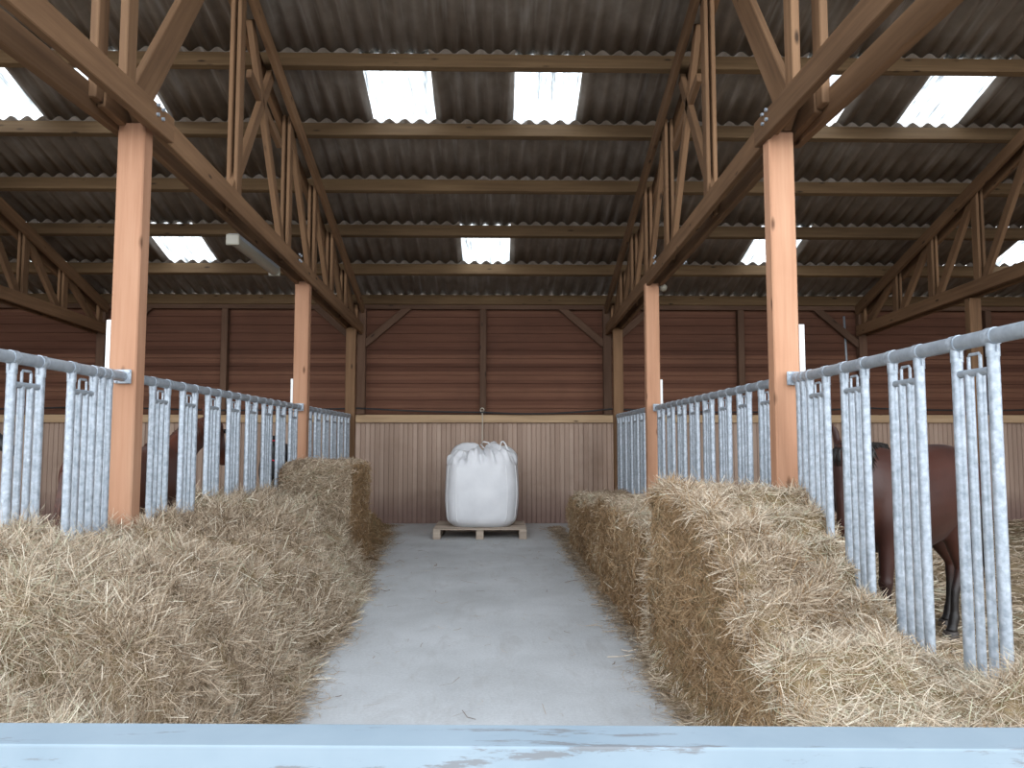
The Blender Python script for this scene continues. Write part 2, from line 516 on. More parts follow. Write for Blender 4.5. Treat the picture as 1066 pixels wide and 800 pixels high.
for i, (V, F) in enumerate(sky_list):
    # moss-eaten ragged side: the translucent sheet keeps its own wave
    me = mesh_from('window_%d' % (i + 1), V, F)
    tag(link('window_%d' % (i + 1), me, M_SKY, smooth=True), kind='structure')

# grime clumps stuck on the skylights
ordn = ['lowest', '', 'third', 'fourth', '', 'sixth', 'seventh', 'eighth', 'ninth', 'tenth', 'eleventh']
for i, y in enumerate(PY):
    up = Vector((0, 0.31, 1)).normalized()
    if i == 0: lab = 'lowest timber purlin of the roof slope, along the top of the back wall'
    elif i == 1: lab = 'long timber purlin just below the small lower skylights'
    elif i == 4: lab = 'yellowish timber purlin running right under the lower edge of the large upper skylights'
    elif i == 5: lab = 'long timber purlin right above the upper edge of the large upper skylights'
    elif i in (2, 3): lab = 'long timber purlin between the two rows of skylights, ' + ('the lower of the two' if i == 2 else 'the upper of the two')
    else: lab = 'timber purlin of the high roof front, %s counted up from the back wall' % ordn[i]
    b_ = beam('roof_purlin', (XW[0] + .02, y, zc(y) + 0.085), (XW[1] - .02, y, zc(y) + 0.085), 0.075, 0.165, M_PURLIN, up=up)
    tag(b_, lab, 'roof beam', 'roof purlins')

# ------------------------------------------------------------------ posts
def post(x, y, ztop, w, label, bw=None):
    o = beam('timber_post', (x, y, 0.0), (x, y, ztop), w, w * 0.72, M_POST if w > .152 else M_TRUSS, bev=0.008, up=(0, 1, 0))
    return tag(o, label, 'post', 'barn posts')
post(XL - .015, YN - 0.04, 3.27, 0.165, 'thick pinkish square timber post nearest on the left, rising out of the loose hay')
post(XR - .035, YN + 0.02, 3.27, 0.160, 'thick pinkish square timber post nearest on the right, standing behind the hay bale')
post(XL - .01, YB, 3.15, 0.165, 'square timber post further back on the left, beside the tall hay bale')
post(XR - .03, YB + .03, 3.15, 0.160, 'square timber post further back on the right, below the small round lamp')
post(XL - .0, YE, 3.06, 0.15, 'thin brown post at the far end of the left fence by the back wall')
post(XR + .02, YE, 3.06, 0.15, 'thin brown post at the far end of the right fence by the back wall')
for x, sd in ((XO[0], 'left'), (XO[1], 'right')):
    post(x, YB + .5, 3.08, 0.15, 'dim timber post under the outer %s roof truss in the stall' % sd)

# ------------------------------------------------------------------ trusses
def zb(y):                        # underside of the lower chord
    return 3.01 + (12.3 - y) * 0.030 if y > YN else 3.236 - (YN - y) * 0.025
def truss(x, label, dim=False):
    t = empty('roof_truss', (x, 0, 0), label, 'roof truss', 'lattice roof trusses')
    hc = 0.165
    def B(n, P, Q, w, h): return beam(n, P, Q, w, h, M_TRUSS, t, up=(0, 0, 1) if abs(Q[1] - P[1]) > 0.05 else (0, 1, 0))
    for s in (-1, 1):
        # rear chord, two planks
        o = 0.075 * s
        B('bottom_chord', (x + o, YN - 0.35, zb(YN) + 0.02 + hc / 2), (x + o, 12.28, zb(12.28) + hc / 2), 0.05, hc)
        o2 = 0.128 * s
        B('bottom_chord', (x + o2, 2.0, zb(2.0) + hc / 2 - 0.02), (x + o2, YN + 0.12, zb(YN + .12) + hc / 2 - 0.01), 0.055, hc)
        B('top_chord', (x + 0.085 * s, 12.28, zc(12.28) - 0.075), (x + 0.085 * s, RIDGE, zc(RIDGE) - 0.075), 0.05, 0.15)
    def vert(y, w=0.05, o=0.0, h=0.12):
        B('web_post', (x + o, y, zb(y) + 0.05), (x + o, y, zc(y) - 0.04), w, h)
    def diag(y0, y1, w=0.055, h=0.11, o=0.0):
        B('web_diagonal', (x + o, y0, zb(y0) + 0.09), (x + o, y1, zc(y1) - 0.09), w, h)
    for y in (11.15, 10.2, 9.2, 8.05, 6.45, 2.4):
        for s in (-1, 1): vert(y, 0.035, 0.03 * s)
    for s in (-1, 1): vert(4.38, 0.05, 0.085 * s)
    vert(12.2)
    for a, b_ in ((12.15, 11.2), (11.1, 10.25), (10.15, 9.25), (9.15, 8.15), (7.95, 6.75), (6.3, 7.4)):
        diag(a, b_)
    diag(4.62, 6.0, 0.05, 0.21)
    # strut between the webs
    B('web_strut', (x, 7.75, 4.35), (x, 6.75, 4.62), 0.05, 0.09)
    # bolt plates
    for (y, z) in ((YN - 0.1, zb(YN) + 0.1), (8.05, zb(8.05) + 0.1)):
        for dx in (-0.163, 0.163):
            for k_ in range(4):
                yy, zz = (k_ % 2) * 0.07 - 0.035, (k_ // 2) * 0.06 - 0.03
                bm = bmesh.new()
                add_tube(bm, (dx - 0.008, y + yy, z + zz), (dx + 0.008, y + yy, z + zz), 0.012, 6)
                bm_obj('bolt', bm, M_GALVD, t)
    return t
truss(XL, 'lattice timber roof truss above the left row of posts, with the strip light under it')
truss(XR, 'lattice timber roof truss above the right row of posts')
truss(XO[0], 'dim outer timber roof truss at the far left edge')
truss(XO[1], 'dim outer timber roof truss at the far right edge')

# ------------------------------------------------------------------ lamps
def strip_light():
    y0, y1 = 6.75, 8.02
    x = XL - 0.10
    zl = zb(7.4) - 0.045
    t = empty('strip_light', (x, y0, zl), 'unlit grey fluorescent strip light fixed under the left roof truss', 'light')
    bm = bmesh.new(); add_box(bm, (0, (y1 - y0) / 2, 0.012), (0.10, y1 - y0, 0.04)); bevel(bm, 0.008, 2)
    bm_obj('housing', bm, M_GALVD, t)
    bm = bmesh.new()
    n = 10
    for e, yy in enumerate((0.02, y1 - y0 - 0.02)):
        for i in range(n + 1):
            a = math.pi * i / n
            bm.verts.new((0.055 * math.cos(a), yy, -0.008 - 0.062 * math.sin(a)))
    bm.verts.ensure_lookup_table()
    for i in range(n): bm.faces.new([bm.verts[j] for j in (i, i + 1, n + 2 + i, n + 1 + i)])
    bm.faces.new([bm.verts[j] for j in range(n + 1)]); bm.faces.new([bm.verts[n + 1 + j] for j in range(n + 1)])
    bm_obj('diffuser', bm, M_CREAM, t, smooth=False)
    for yy in (0.0, y1 - y0):
        bm = bmesh.new(); add_box(bm, (0, yy, -0.025), (0.12, 0.035, 0.10)); bevel(bm, 0.012, 2)
        bm_obj('end_cap', bm, M_CREAM, t)
strip_light()
def round_lamp():
    t = empty('round_lamp', (XR + 0.105, YB, 3.10), 'small round cream lamp beside the top of the rear right post', 'light')
    bm = bmesh.new(); bmesh.ops.create_uvsphere(bm, u_segments=16, v_segments=10, radius=0.045)
    bm_obj('globe', bm, M_CREAM, t, True)
    bm = bmesh.new(); add_tube(bm, (-0.06, 0, 0.01), (-0.02, 0, 0.01), 0.022)
    bm_obj('lamp_holder', bm, M_BLACK, t)
round_lamp()
# conduit on the back wall right, rope, cable
bm = bmesh.new(); add_path(bm, [(5.68, YW - .02, 3.35), (5.70, YW - .02, 2.6), (5.72, YW - .02, 2.35)], 0.018)
tag(bm_obj('conduit_pipe', bm, M_GALVD, None, True), 'thin grey conduit hanging on the dark back wall beside the outer right truss', 'pipe')
def sag(x0, x1, z0, z1, d, n=14):
    return [(x0 + (x1 - x0) * i / n, YW - 0.17 + 0.0 * i, z0 + (z1 - z0) * i / n - d * 4 * (i / n) * (1 - i / n)) for i in range(n + 1)]
bm = bmesh.new()
pts = sag(-10.3, -6.35, 1.86, 1.86, 0.05) + sag(-6.3, -2.25, 1.86, 1.83, 0.05)[1:] + sag(-2.2, -0.25, 1.83, 1.765, 0.015)[1:] + sag(-0.2, 1.8, 1.765, 1.82, 0.045)[1:] + sag(1.85, 5.9, 1.82, 1.84, 0.06)[1:] + sag(5.95, 9.9, 1.84, 1.86, 0.05)[1:]
add_path(bm, pts, 0.014, 6)
tag(bm_obj('black_cable', bm, M_BLACK, None, True), 'black electric cable sagging along the back wall above the wooden ledge', 'cable')
bm = bmesh.new()
add_path(bm, [(-0.245, YW - 0.17, 1.80), (-0.24, YW - 0.165, 1.6), (-0.243, YW - 0.16, 1.3), (-0.238, YW - 0.16, 1.0)], 0.009, 6)
add_path(bm, [(-0.245 + 0.03 * math.cos(a), YW - 0.17, 1.80 + 0.035 * math.sin(a)) for a in np.linspace(0, 2 * math.pi, 9)[:-1]], 0.009, 6, closed=True)
tag(bm_obj('hanging_rope', bm, M_ROPE, None, True), 'thin pale rope hanging down the boards behind the white bag', 'rope')

# ------------------------------------------------------------------ feed fences
RZ = 1.69
def fence(x, y0, y1, centres, ends, label, flange=()):
    t = empty('feed_fence', (x, y0, 0), label, 'fence', 'galvanised feed fences')
    def part(n, bm, m=M_GALV, par=None, smooth=True):
        o = bm_obj(n, bm, m, par or t, smooth)
        me = o.data
        me.set_sharp_from_angle(angle=R(40))
        return o
    bm = bmesh.new(); add_tube(bm, (0, 0, RZ), (0, y1 - y0, RZ), 0.030, 20)
    part('top_rail', bm, M_GALVD)
    bm = bmesh.new(); add_tube(bm, (0, 0, 0.31), (0, y1 - y0, 0.31), 0.026, 14)
    part('bottom_rail', bm, M_GALVD)
    bm = bmesh.new(); add_tube(bm, (0, 0, 0.12), (0, y1 - y0, 0.12), 0.026, 14)
    part('bottom_rail', bm, M_GALVD)
    def upright(y):
        bm = bmesh.new(); add_tube(bm, (0, y - y0, 0.02), (0, y - y0, RZ - 0.01), 0.0215, 14)
        u = part('upright', bm)
        bm = bmesh.new()
        add_tube(bm, (0, y - y0, RZ - 0.075), (0, y - y0, RZ - 0.02), 0.0238, 14)
        add_tube(bm, (0, y - y0 - 0.024, RZ), (0, y - y0 + 0.024, RZ), 0.0335, 18)
        for s in (-1, 1):
            add_box(bm, (0, y - y0 + s * 0.025, RZ - 0.045), (0.010, 0.012, 0.028))
        part('clamp', bm, M_GALV, u)
    for c in centres:
        upright(c - 0.1125); upright(c + 0.1125)
        for s in (-1, 1):
            bm = bmesh.new(); add_tube(bm, (0, c - y0 + s * 0.036, 0.30), (0, c - y0 + s * 0.036, 1.56), 0.0165, 12)
            part('inner_bar', bm)
        bm = bmesh.new(); add_tube(bm, (0.0, c - y0 - 0.092, 1.565), (0.0, c - y0 + 0.092, 1.565), 0.0155, 10)
        cp = part('cross_piece', bm, M_GALVD)
        bm = bmesh.new()
        yy = c - y0; h = 0.036
        add_path(bm, [(0, yy - h, 1.565), (0, yy - h, 1.628), (0, yy - h + 0.008, 1.636), (0, yy + h - 0.008, 1.636), (0, yy + h, 1.628), (0, yy + h, 1.565)], 0.0065, 8)
        part('latch_loop', bm, M_GALV, cp)
    for e in ends: upright(e)
    for f in flange:
        bm = bmesh.new(); add_box(bm, (0, f - y0, RZ), (0.10, 0.010, 0.085)); bevel(bm, 0.003)
        for sx in (-1, 1):
            for sz in (-1, 1):
                add_tube(bm, (sx * .038, f - y0 - 0.012, RZ + sz * .030), (sx * .038, f - y0 + 0.012, RZ + sz * .030), 0.009, 6)
        part('bolted_flange', bm, M_GALV, None, False)
    return t
def seq(a, p, n): return [a + p * i for i in range(n)]
FL, FR = XL, XR
fence(FL, 0.9, YN - 0.12, seq(1.20, 0.5, 7), (4.40, 4.48), 'galvanised tube feed fence nearest on the left, in front of the first left post', (YN - 0.12,))
fence(FL, YN + 0.10, YB - 0.12, seq(5.16, 0.478, 8), (), 'galvanised tube feed fence between the two big left posts', (YB - .115,))
fence(FL, YB + 0.12, YE - 0.10, seq(9.18, 0.47, 6), (), 'short galvanised feed fence at the far left, ending at the back wall')
fence(FR, 0.9, YN - 0.07, seq(0.91 + 0.3, 0.5, 0) + [1.41, 1.91, 2.41, 2.91, 3.41, 3.91, 4.36], (4.56, 4.63), 'galvanised tube feed fence nearest on the right, in front of the brown horse', (YN - .065,))
fence(FR, YN + 0.17, YB - 0.09, seq(5.20, 0.485, 8), (), 'galvanised tube feed fence between the two big right posts', (YB - .08,))
fence(FR, YB + 0.14, YE - 0.10, seq(9.22, 0.465, 6), (), 'short galvanised feed fence at the far right, ending at the back wall')

for (x, y, z0, z1, s, l) in ((XL - .1125, YN - 0.07, 1.73, 2.04, 0.032, 'white plastic strip on the left side of the nearest left post, just above the rail'),
                       (XR + .060, YN - .03, 1.73, 2.03, 0.032, 'white plastic strip on the right side of the nearest right post, just above the rail'),
                       (XL - .1065, YB - 0.03, 1.72, 2.02, 0.03, 'small white plastic strip on the rear left post above the rail'),
                       (XR + .064, YB + .0, 1.72, 2.02, 0.03, 'small white plastic strip on the rear right post above the rail')):
    bm = bmesh.new(); add_box(bm, (0, 0, (z1 - z0) / 2), (s, 0.03, z1 - z0)); bevel(bm, 0.004, 2)
    for zz in (0.04, 0.2):
        add_tube(bm, (0, -0.018, zz), (0, -0.012, zz), 0.005, 6)
    tag(bm_obj('marker_strip', bm, M_WHITE, None, False, (x, y, z0)), l, 'plastic strip', 'white strips on the posts')

# ------------------------------------------------------------------ gate in front
def gate():
    t = empty('barn_gate', (-0.1, 0.815, 0), 'pale blue-grey steel gate whose scuffed top rail crosses the bottom of the view', 'gate', rz=R(-1.8))
    def box(n, c, s, bv=0.006):
        bm = bmesh.new(); add_box(bm, c, s); bevel(bm, bv, 3)
        return bm_obj(n, bm, M_GATE, t)
    box('top_rail', (0, 0, 0.965), (3.9, 0.06, 0.07), 0.003)
    box('gate_rail', (0, 0, 0.70), (3.8, 0.04, 0.04))
    box('gate_rail', (0, 0, 0.45), (3.8, 0.04, 0.04))
    box('gate_rail', (0, 0, 0.20), (3.8, 0.05, 0.05))
    for x in (-1.87, 0.0, 1.87):
        box('gate_upright', (x, 0, 0.55), (0.05, 0.05, 0.80))
    for x in (-1.9, 1.9):
        box('gate_foot', (x, 0, 0.09), (0.05, 0.05, 0.18))
gate()

# ------------------------------------------------------------------ pallet and bag
def pallet(cx, y0):
    t = empty('wooden_pallet', (cx, y0, 0), 'flat grey-brown wooden pallet on the floor under the white bag', 'pallet')
    W, D = 1.25, 1.0
    r = random.Random(3)
    for i in range(7):
        beam_ = bmesh.new(); y = 0.05 + i * (D - 0.1) / 6
        add_box(beam_, (0, y, 0.134), (W, 0.105, 0.02)); bevel(beam_, 0.003)
        bm_obj('deck_board', beam_, M_PALLET, t)
    for x in (-W / 2 + .05, 0, W / 2 - .05):
        bm = bmesh.new(); add_box(bm, (x, D / 2, 0.113), (0.10, D, 0.02)); bevel(bm, .003); bm_obj('stringer', bm, M_PALLET, t)
        bm = bmesh.new(); add_box(bm, (x, D / 2, 0.011), (0.10, D, 0.02)); bevel(bm, .003); bm_obj('bottom_runner', bm, M_PALLET, t)
        for y in (0.05, D / 2, D - 0.05):
            bm = bmesh.new(); add_box(bm, (x, y, 0.062), (0.10, 0.10, 0.082)); bevel(bm, .003); bm_obj('block', bm, M_PALLET, t)
pallet(-0.235, 10.36)

def bag_mat():
    m, nt, b, _ = new_mat('woven_white_bag')
    c = coords(nt)
    w = N(nt, 'ShaderNodeTexWave', i_Scale=60.0, bands_direction='X'); nt.links.new(c, w.inputs[0])
    w2 = N(nt, 'ShaderNodeTexWave', i_Scale=60.0, bands_direction='Z'); nt.links.new(c, w2.inputs[0])
    ad = N(nt, 'ShaderNodeMath', operation='ADD'); nt.links.new(w.outputs['Fac'], ad.inputs[0]); nt.links.new(w2.outputs['Fac'], ad.inputs[1])
    n = N(nt, 'ShaderNodeTexNoise', i_Scale=3.5, i_Detail=5.0); nt.links.new(c, n.inputs[0])
    r = ramp(nt, [(0.3, (0.72, 0.735, 0.77)), (0.7, (0.84, 0.855, 0.885))]); nt.links.new(n.outputs[0], r.inputs[0])
    nt.links.new(r.outputs[0], b.inputs['Base Color'])
    b.inputs['Roughness'].default_value = 0.5
    bp = N(nt, 'ShaderNodeBump', i_Strength=0.15, i_Distance=0.002); nt.links.new(ad.outputs[0], bp.inputs['Height'])
    nt.links.new(bp.outputs[0], b.inputs['Normal'])
    return m
M_BAG = bag_mat()
M_SEAM = simple('bag_seam_webbing', (0.85, 0.86, 0.88), 0.6)
from mathutils import noise as mn
def bag(cx, cy, z0):
    t = empty('bulk_bag', (cx, cy, z0), 'big full white woven bulk bag with gathered top standing on the pallet', 'bag')
    nA = 160
    def pt(a, v):
        """a angle, v 0..1 height parameter up to the gathered mouth"""
        # superellipse section
        e = 3.6 - 1.4 * max(0, (v - 0.7) / 0.3)
        if v < 0.1:
            r = 0.40 + 0.09 * math.sin(v / 0.1 * math.pi / 2)
        else:
            r = 0.49 + 0.025 * math.sin((v - 0.1) / 0.6 * math.pi) if v < 0.7 else 0.49
        c, s = math.cos(a), math.sin(a)
        k_ = (abs(c) ** e + abs(s) ** e) ** (-1 / e)
        x, y = r * k_ * c, r * k_ * s
        z = v / 0.72 * 0.83
        fold = 0.0
        if v > 0.72:
            u = (v - 0.72) / 0.28
            sh = 1 - 0.80 * u ** 1.9
            x *= sh; y *= sh
            bump = 0.85 + 0.50 * mn.noise(Vector((c * 1.7 + 3, s * 1.7, 0.3)))
            z = 0.83 + 0.30 * math.sin(min(u, 1) * math.pi * 0.62) * bump
            fold = (0.030 * math.sin(a * 13 + 2 * mn.noise(Vector((c * 2, s * 2, u)))) + 0.022 * math.sin(a * 29 + 4 * u)) * math.sin(u * math.pi * .9) 
            fold += 0.05 * mn.noise(Vector((c * 3, s * 3, u * 4))) * u
        else:
            fold = 0.012 * mn.noise(Vector((x * 3, y * 3, z * 3))) + 0.010 * math.sin(a * 16) * max(0, (v - 0.55) / 0.17) * 0.6
        x += c * fold; y += s * fold; z += fold * (0.8 if v > 0.72 else 0)
        return Vector((x, y, z))
    vs = [0.0, 0.01, 0.03, 0.06] + list(np.linspace(0.1, 0.7, 20)) + list(np.linspace(0.725, 1.0, 24))
    V = []; F = []
    for v in vs:
        for i in range(nA):
            V.append(pt(2 * math.pi * i / nA, v))
    for j in range(len(vs) - 1):
        for i in range(nA):
            k2 = (i + 1) % nA
            F.append((j * nA + i, j * nA + k2, (j + 1) * nA + k2, (j + 1) * nA + i))
    V.append(Vector((0, 0, V[-1].z - 0.06))); c = len(V) - 1
    for i in range(nA): F.append(((len(vs) - 1) * nA + i, (len(vs) - 1) * nA + (i + 1) % nA, c))
    F.append(tuple(range(nA - 1, -1, -1)))
    me = mesh_from('bag_body', V, F)
    link('bag_body', me, M_BAG, t, True)
    # corner seams
    for q in (45, 135, 225, 315):
        for da in (-9, 9):
            a = R(q + da)
            bm = bmesh.new()
            P = [pt(a, v) * 1.0 for v in np.linspace(0.05, 0.72, 18)]
            P = [Vector((p.x, p.y, p.z)) + Vector((math.cos(a), math.sin(a), 0)) * 0.0015 for p in P]
            add_path(bm, P, 0.006, 6)
            bm_obj('seam', bm, M_SEAM, t, True)
    # lifting loops
    for k_, q in enumerate((50, 130, 230, 310)):
        a = R(q)
        c = pt(a, 0.86)
        bm = bmesh.new()
        d = Vector((-math.sin(a), math.cos(a), 0))
        o_ = Vector((math.cos(a), math.sin(a), 0))
        hh = 0.085 if k_ != 3 else 0.12
        P = [c + d * (0.07 * math.cos(th)) * (1 - .2 * math.sin(th)) - o_ * 0.03 * math.sin(th) + Vector((0, 0, hh * math.sin(th) - .03)) for th in np.linspace(0, math.pi, 13)]
        add_path(bm, P, 0.011, 6)
        bm_obj('lifting_loop', bm, M_SEAM, t, True)
    # gathered tied mouth
    bm = bmesh.new()
    P = [Vector((0.04, -0.12, 1.05)), Vector((-0.02, -0.14, 1.12)), Vector((0.02, -0.15, 1.155)), Vector((0.09, -0.14, 1.14)), Vector((0.12, -0.11, 1.07))]
    add_path(bm, P, 0.010, 6)
    bm_obj('tie_cord', bm, M_SEAM, t, True)
bag(-0.215, 10.90, 0.145)

# ------------------------------------------------------------------ hay
def fbm(x, y, s, seed=0):
    return mn.noise(Vector((x * s + seed, y * s, seed * 1.7)))
def grid_surface(rowsP):
    """rowsP: list of polylines with equal count -> V,F"""
    m = len(rowsP[0]); V = [p for r_ in rowsP for p in r_]; F = []
    for j in range(len(rowsP) - 1):
        for i in range(m - 1):
            a = j * m + i
            F.append((a, a + 1, a + m + 1, a + m))
    return V, F
def resample(poly, n):
    P = [Vector((p[0], 0, p[1])) for p in poly]
    L = [0]
    for a, b_ in zip(P, P[1:]): L.append(L[-1] + (b_ - a).length)
    out = []; k_ = 0
    for i in range(n):
        s = L[-1] * i / (n - 1)
        while k_ < len(L) - 2 and L[k_ + 1] < s: k_ += 1
        f = (s - L[k_]) / max(1e-9, L[k_ + 1] - L[k_])
        p = P[k_].lerp(P[k_ + 1], f)
        out.append((p.x, p.z))
    return out
def lerp_tab(tab, y):
    if y <= tab[0][0]: return tab[0][1]
    for (a, va), (b_, vb) in zip(tab, tab[1:]):
        if y <= b_: return va + (vb - va) * (y - a) / (b_ - a)
    return tab[-1][1]

def hay_object(name, V, F, n, lens, widths, mats, dens_y=None, lift=0.018, tilt=0.35, side_dir=None, tone=(0.5, 0.22), core=M_HAYCORE, comb=3.0, noise_amp=(0.03, 0.015), side_face_mat=True, bias=None):
    V = np.array([tuple(v) for v in V], float)
    # lumpy displacement
    tris = []
    for f in F:
        if len(f) == 4: tris += [(f[0], f[1], f[2]), (f[0], f[2], f[3])]
        else: tris.append(f)
    T = np.array(tris)
    nrm = np.cross(V[T[:, 1]] - V[T[:, 0]], V[T[:, 2]] - V[T[:, 0]])
    vn = np.zeros_like(V)
    for k_ in range(3): np.add.at(vn, T[:, k_], nrm)
    vn /= np.linalg.norm(vn, axis=1)[:, None] + 1e-12
    D = np.array([noise_amp[0] * mn.noise(Vector((p[0] * 3.1, p[1] * 3.1, p[2] * 4 + 5))) + noise_amp[1] * mn.noise(Vector((p[0] * 9, p[1] * 9, p[2] * 14 + 1))) for p in V])
    V = V + vn * D[:, None]
    V[:, 2] = np.maximum(V[:, 2], 0.0)
    a, b_, c = V[T[:, 0]], V[T[:, 1]], V[T[:, 2]]
    cr = np.cross(b_ - a, c - a)
    ar = np.linalg.norm(cr, axis=1) / 2 + 1e-12
    fn = cr / (2 * ar[:, None])
    cen = (a + b_ + c) / 3
    w = ar.copy()
    dist = np.linalg.norm(cen - np.array([0, 0, 1.3]), axis=1)
    w *= np.clip(3.2 / dist, 0.1, 1.0) ** 1.6
    w[cen[:, 2] < 0.004] *= 0.3
    idx = rng.choice(len(T), size=n, p=w / w.sum())
    r1 = np.sqrt(rng.random(n)); r2 = rng.random(n)
    P = a[idx] * (1 - r1)[:, None] + b_[idx] * (r1 * (1 - r2))[:, None] + c[idx] * (r1 * r2)[:, None]
    Nn = fn[idx]
    rd = rng.normal(size=(n, 3))
    # clumpy combing: neighbouring stalks share a direction
    cl = np.array([[mn.noise(Vector((p[0] * 2.4, p[1] * 2.4, p[2] * 2.4))), mn.noise(Vector((p[0] * 2.4 + 9, p[1] * 2.4, p[2] * 2.4))), mn.noise(Vector((p[0] * 2.4, p[1] * 2.4 + 17, p[2] * 2.4)))] for p in P])
    rd = rd * 0.9 + cl * comb
    if bias is not None: rd = rd + np.array(bias) * rng.normal(size=(n, 1))
    tdir = rd - (rd * Nn).sum(1)[:, None] * Nn
    tdir /= np.linalg.norm(tdir, axis=1)[:, None]
    wild = rng.random(n) < 0.03
    tl = rng.normal(size=n) * tilt
    tl[wild] *= 2.2
    tdir = tdir * np.cos(tl)[:, None] + Nn * np.sin(tl)[:, None]
    dd = np.linalg.norm(P - np.array([0, 0, 1.3]), axis=1)
    L = lens[0] + (lens[1] - lens[0]) * rng.random(n) ** 1.6
    W = (widths[0] + (widths[1] - widths[0]) * rng.random(n) ** 2) * np.clip(dd / 3.2, 0.85, 2.2)
    side = np.cross(tdir, Nn); side /= np.linalg.norm(side, axis=1)[:, None]
    roll = rng.random(n) * math.pi
    wid = side * np.cos(roll)[:, None] + np.cross(side, tdir) * np.sin(roll)[:, None]
    curv = side * (rng.normal(size=n) * 0.20)[:, None] + Nn * (rng.normal(size=n) * 0.10 - 0.05)[:, None]
    off = (np.abs(rng.normal(size=n)) * lift + 0.002)
    C0 = P + Nn * off[:, None]
    ns = 4
    SV = np.zeros((n, ns, 2, 3))
    for k_ in range(ns):
        s = k_ / (ns - 1) - 0.5
        q = C0 + tdir * (s * L)[:, None] + curv * ((4 * s * s - 0.33) * L)[:, None]
        tw = W * (1.0 if 0 < k_ < ns - 1 else 0.55)
        SV[:, k_, 0] = q - wid * (tw / 2)[:, None]
        SV[:, k_, 1] = q + wid * (tw / 2)[:, None]
    SV[..., 2] = np.maximum(SV[..., 2], 0.002)
    sv = SV.reshape(-1, 3)
    base = len(V) + np.arange(n)[:, None] * (ns * 2)
    quads = []
    for k_ in range(ns - 1):
        quads.append(np.concatenate([base + 2 * k_, base + 2 * k_ + 1, base + 2 * k_ + 3, base + 2 * k_ + 2], axis=1))
    Q = np.stack(quads, axis=1).reshape(-1, 4)
    Fq = np.array([f if len(f) == 4 else (f[0], f[1], f[2], f[2]) for f in F])
    allV = np.concatenate([V, sv]); allF = np.concatenate([Fq, Q])
    me = bpy.data.meshes.new(name)
    me.vertices.add(len(allV)); me.vertices.foreach_set('co', allV.ravel())
    me.loops.add(allF.size); me.loops.foreach_set('vertex_index', allF.ravel().astype(np.int32))
    me.polygons.add(len(allF))
    me.polygons.foreach_set('loop_start', (np.arange(len(allF)) * 4).astype(np.int32))
    me.polygons.foreach_set('loop_total', np.full(len(allF), 4, np.int32))
    o = bpy.data.objects.new(name, me); COL.objects.link(o)
    me.materials.append(core)
    for m_ in mats: me.materials.append(m_)
    mi = np.zeros(len(allF), np.int32)
    pick = np.ones(n, np.int32)
    if len(mats) > 1:       # the cut side of a bale shows browner stalk ends
        pick[(np.abs(Nn[:, 0]) > 0.7) & (rng.random(n) < 0.93)] = 2
    mi[len(F):] = np.repeat(pick, ns - 1)
    me.polygons.foreach_set('material_index', mi)
    tn = np.array([mn.noise(Vector((p[0] * 1.3 + 4, p[1] * 1.3, p[2] * 2))) for p in P])
    tv = np.clip(tone[0] + tn * 0.22 + rng.normal(size=n) * tone[1], 0, 0.94)
    g = rng.random(n) < np.clip(0.02 + tn * 0.2, 0.005, 0.13); tv[g] = 1.0
    att = me.attributes.new('tone', 'FLOAT', 'POINT')
    att.data.foreach_set('value', np.concatenate([np.full(len(V), 0.3), np.repeat(tv, ns * 2)]).astype(np.float32))
    me.update(calc_edges=True)
    me.validate()
    return o

# left heap -------------------------------------------------------
XE_L = [(0.9, -0.90), (2.5, -1.0), (3.7, -1.07), (4.7, -1.17), (5.6, -1.2), (7.3, -1.34), (8.4, -1.43), (10.6, -1.62), (12.0, -1.75)]
H_L = [(0.9, 0.52), (2.45, 0.56), (2.75, 0.72), (3.1, 0.80), (3.6, 0.82), (4.5, 0.74), (5.0, 0.76), (5.5, 0.82), (6.3, 0.80), (7.6, 0.78), (7.9, 0.72)]
def left_rows(y0, y1, dy, Ht, xback=-2.42, xe=XE_L, steep=0.40, n=60, closed=(True, True), wob=0.10, yslope=0.22):
    rowsP = []
    ys = list(np.arange(y0, y1 + 1e-6, dy))
    for y in ys:
        H = lerp_tab(Ht, y) if isinstance(Ht, list) else Ht
        f = 1.0
        if closed[0]: f = min(f, max(0.0, (y - y0) / yslope) ** 0.5)
        if closed[1]: f = min(f, max(0.0, (y1 - y) / 0.22) ** 0.5)
        H *= f
        e = lerp_tab(xe, y) + wob * fbm(y, 0.3, 1.7, 2) + 0.03 * fbm(y, 0.3, 6, 5)
        poly = [(e + 0.10, 0.0), (e + 0.02, 0.03)]
        for u in np.linspace(0.04, 1, 16):
            xx = e - u * steep * 1.6
            s = math.sin(u * math.pi / 2) ** 0.75
            poly.append((xx, H * (0.86 * s)))
        x2 = e - steep * 1.6
        for u in np.linspace(0.1, 1, 8):
            poly.append((x2 + (xback - x2) * u, H * (0.86 + 0.14 * math.sin(min(1, u * 1.6) * math.pi / 2)) - 0.10 * max(0, u - 0.85) / 0.15 * H))
        R_ = resample(poly, n)
        rowsP.append([(x, y + 0.05 * fbm(x, y, 3, 9), max(0.0, z + (0.10 * fbm(x, y, 1.7, 3) + 0.065 * fbm(x, y, 3.9, 7) + 0.05 * max(0, fbm(x, y, 2.6, 21))) * min(1, z / 0.3))) for x, z in R_])
    return rowsP
V, F = grid_surface(left_rows(2.74, 8.0, 0.045, [(2.6, 0.80)] + H_L[4:], closed=(True, False), yslope=0.16))
o = hay_object('loose_hay', V, F, 200000, (0.06, 0.31), (0.0013, 0.0038), [M_STRAW], noise_amp=(0.08, 0.045), tone=(0.44, 0.26), lift=0.024)
tag(o, 'long tangled heap of loose hay along the left feed fence', 'hay', kind='stuff')
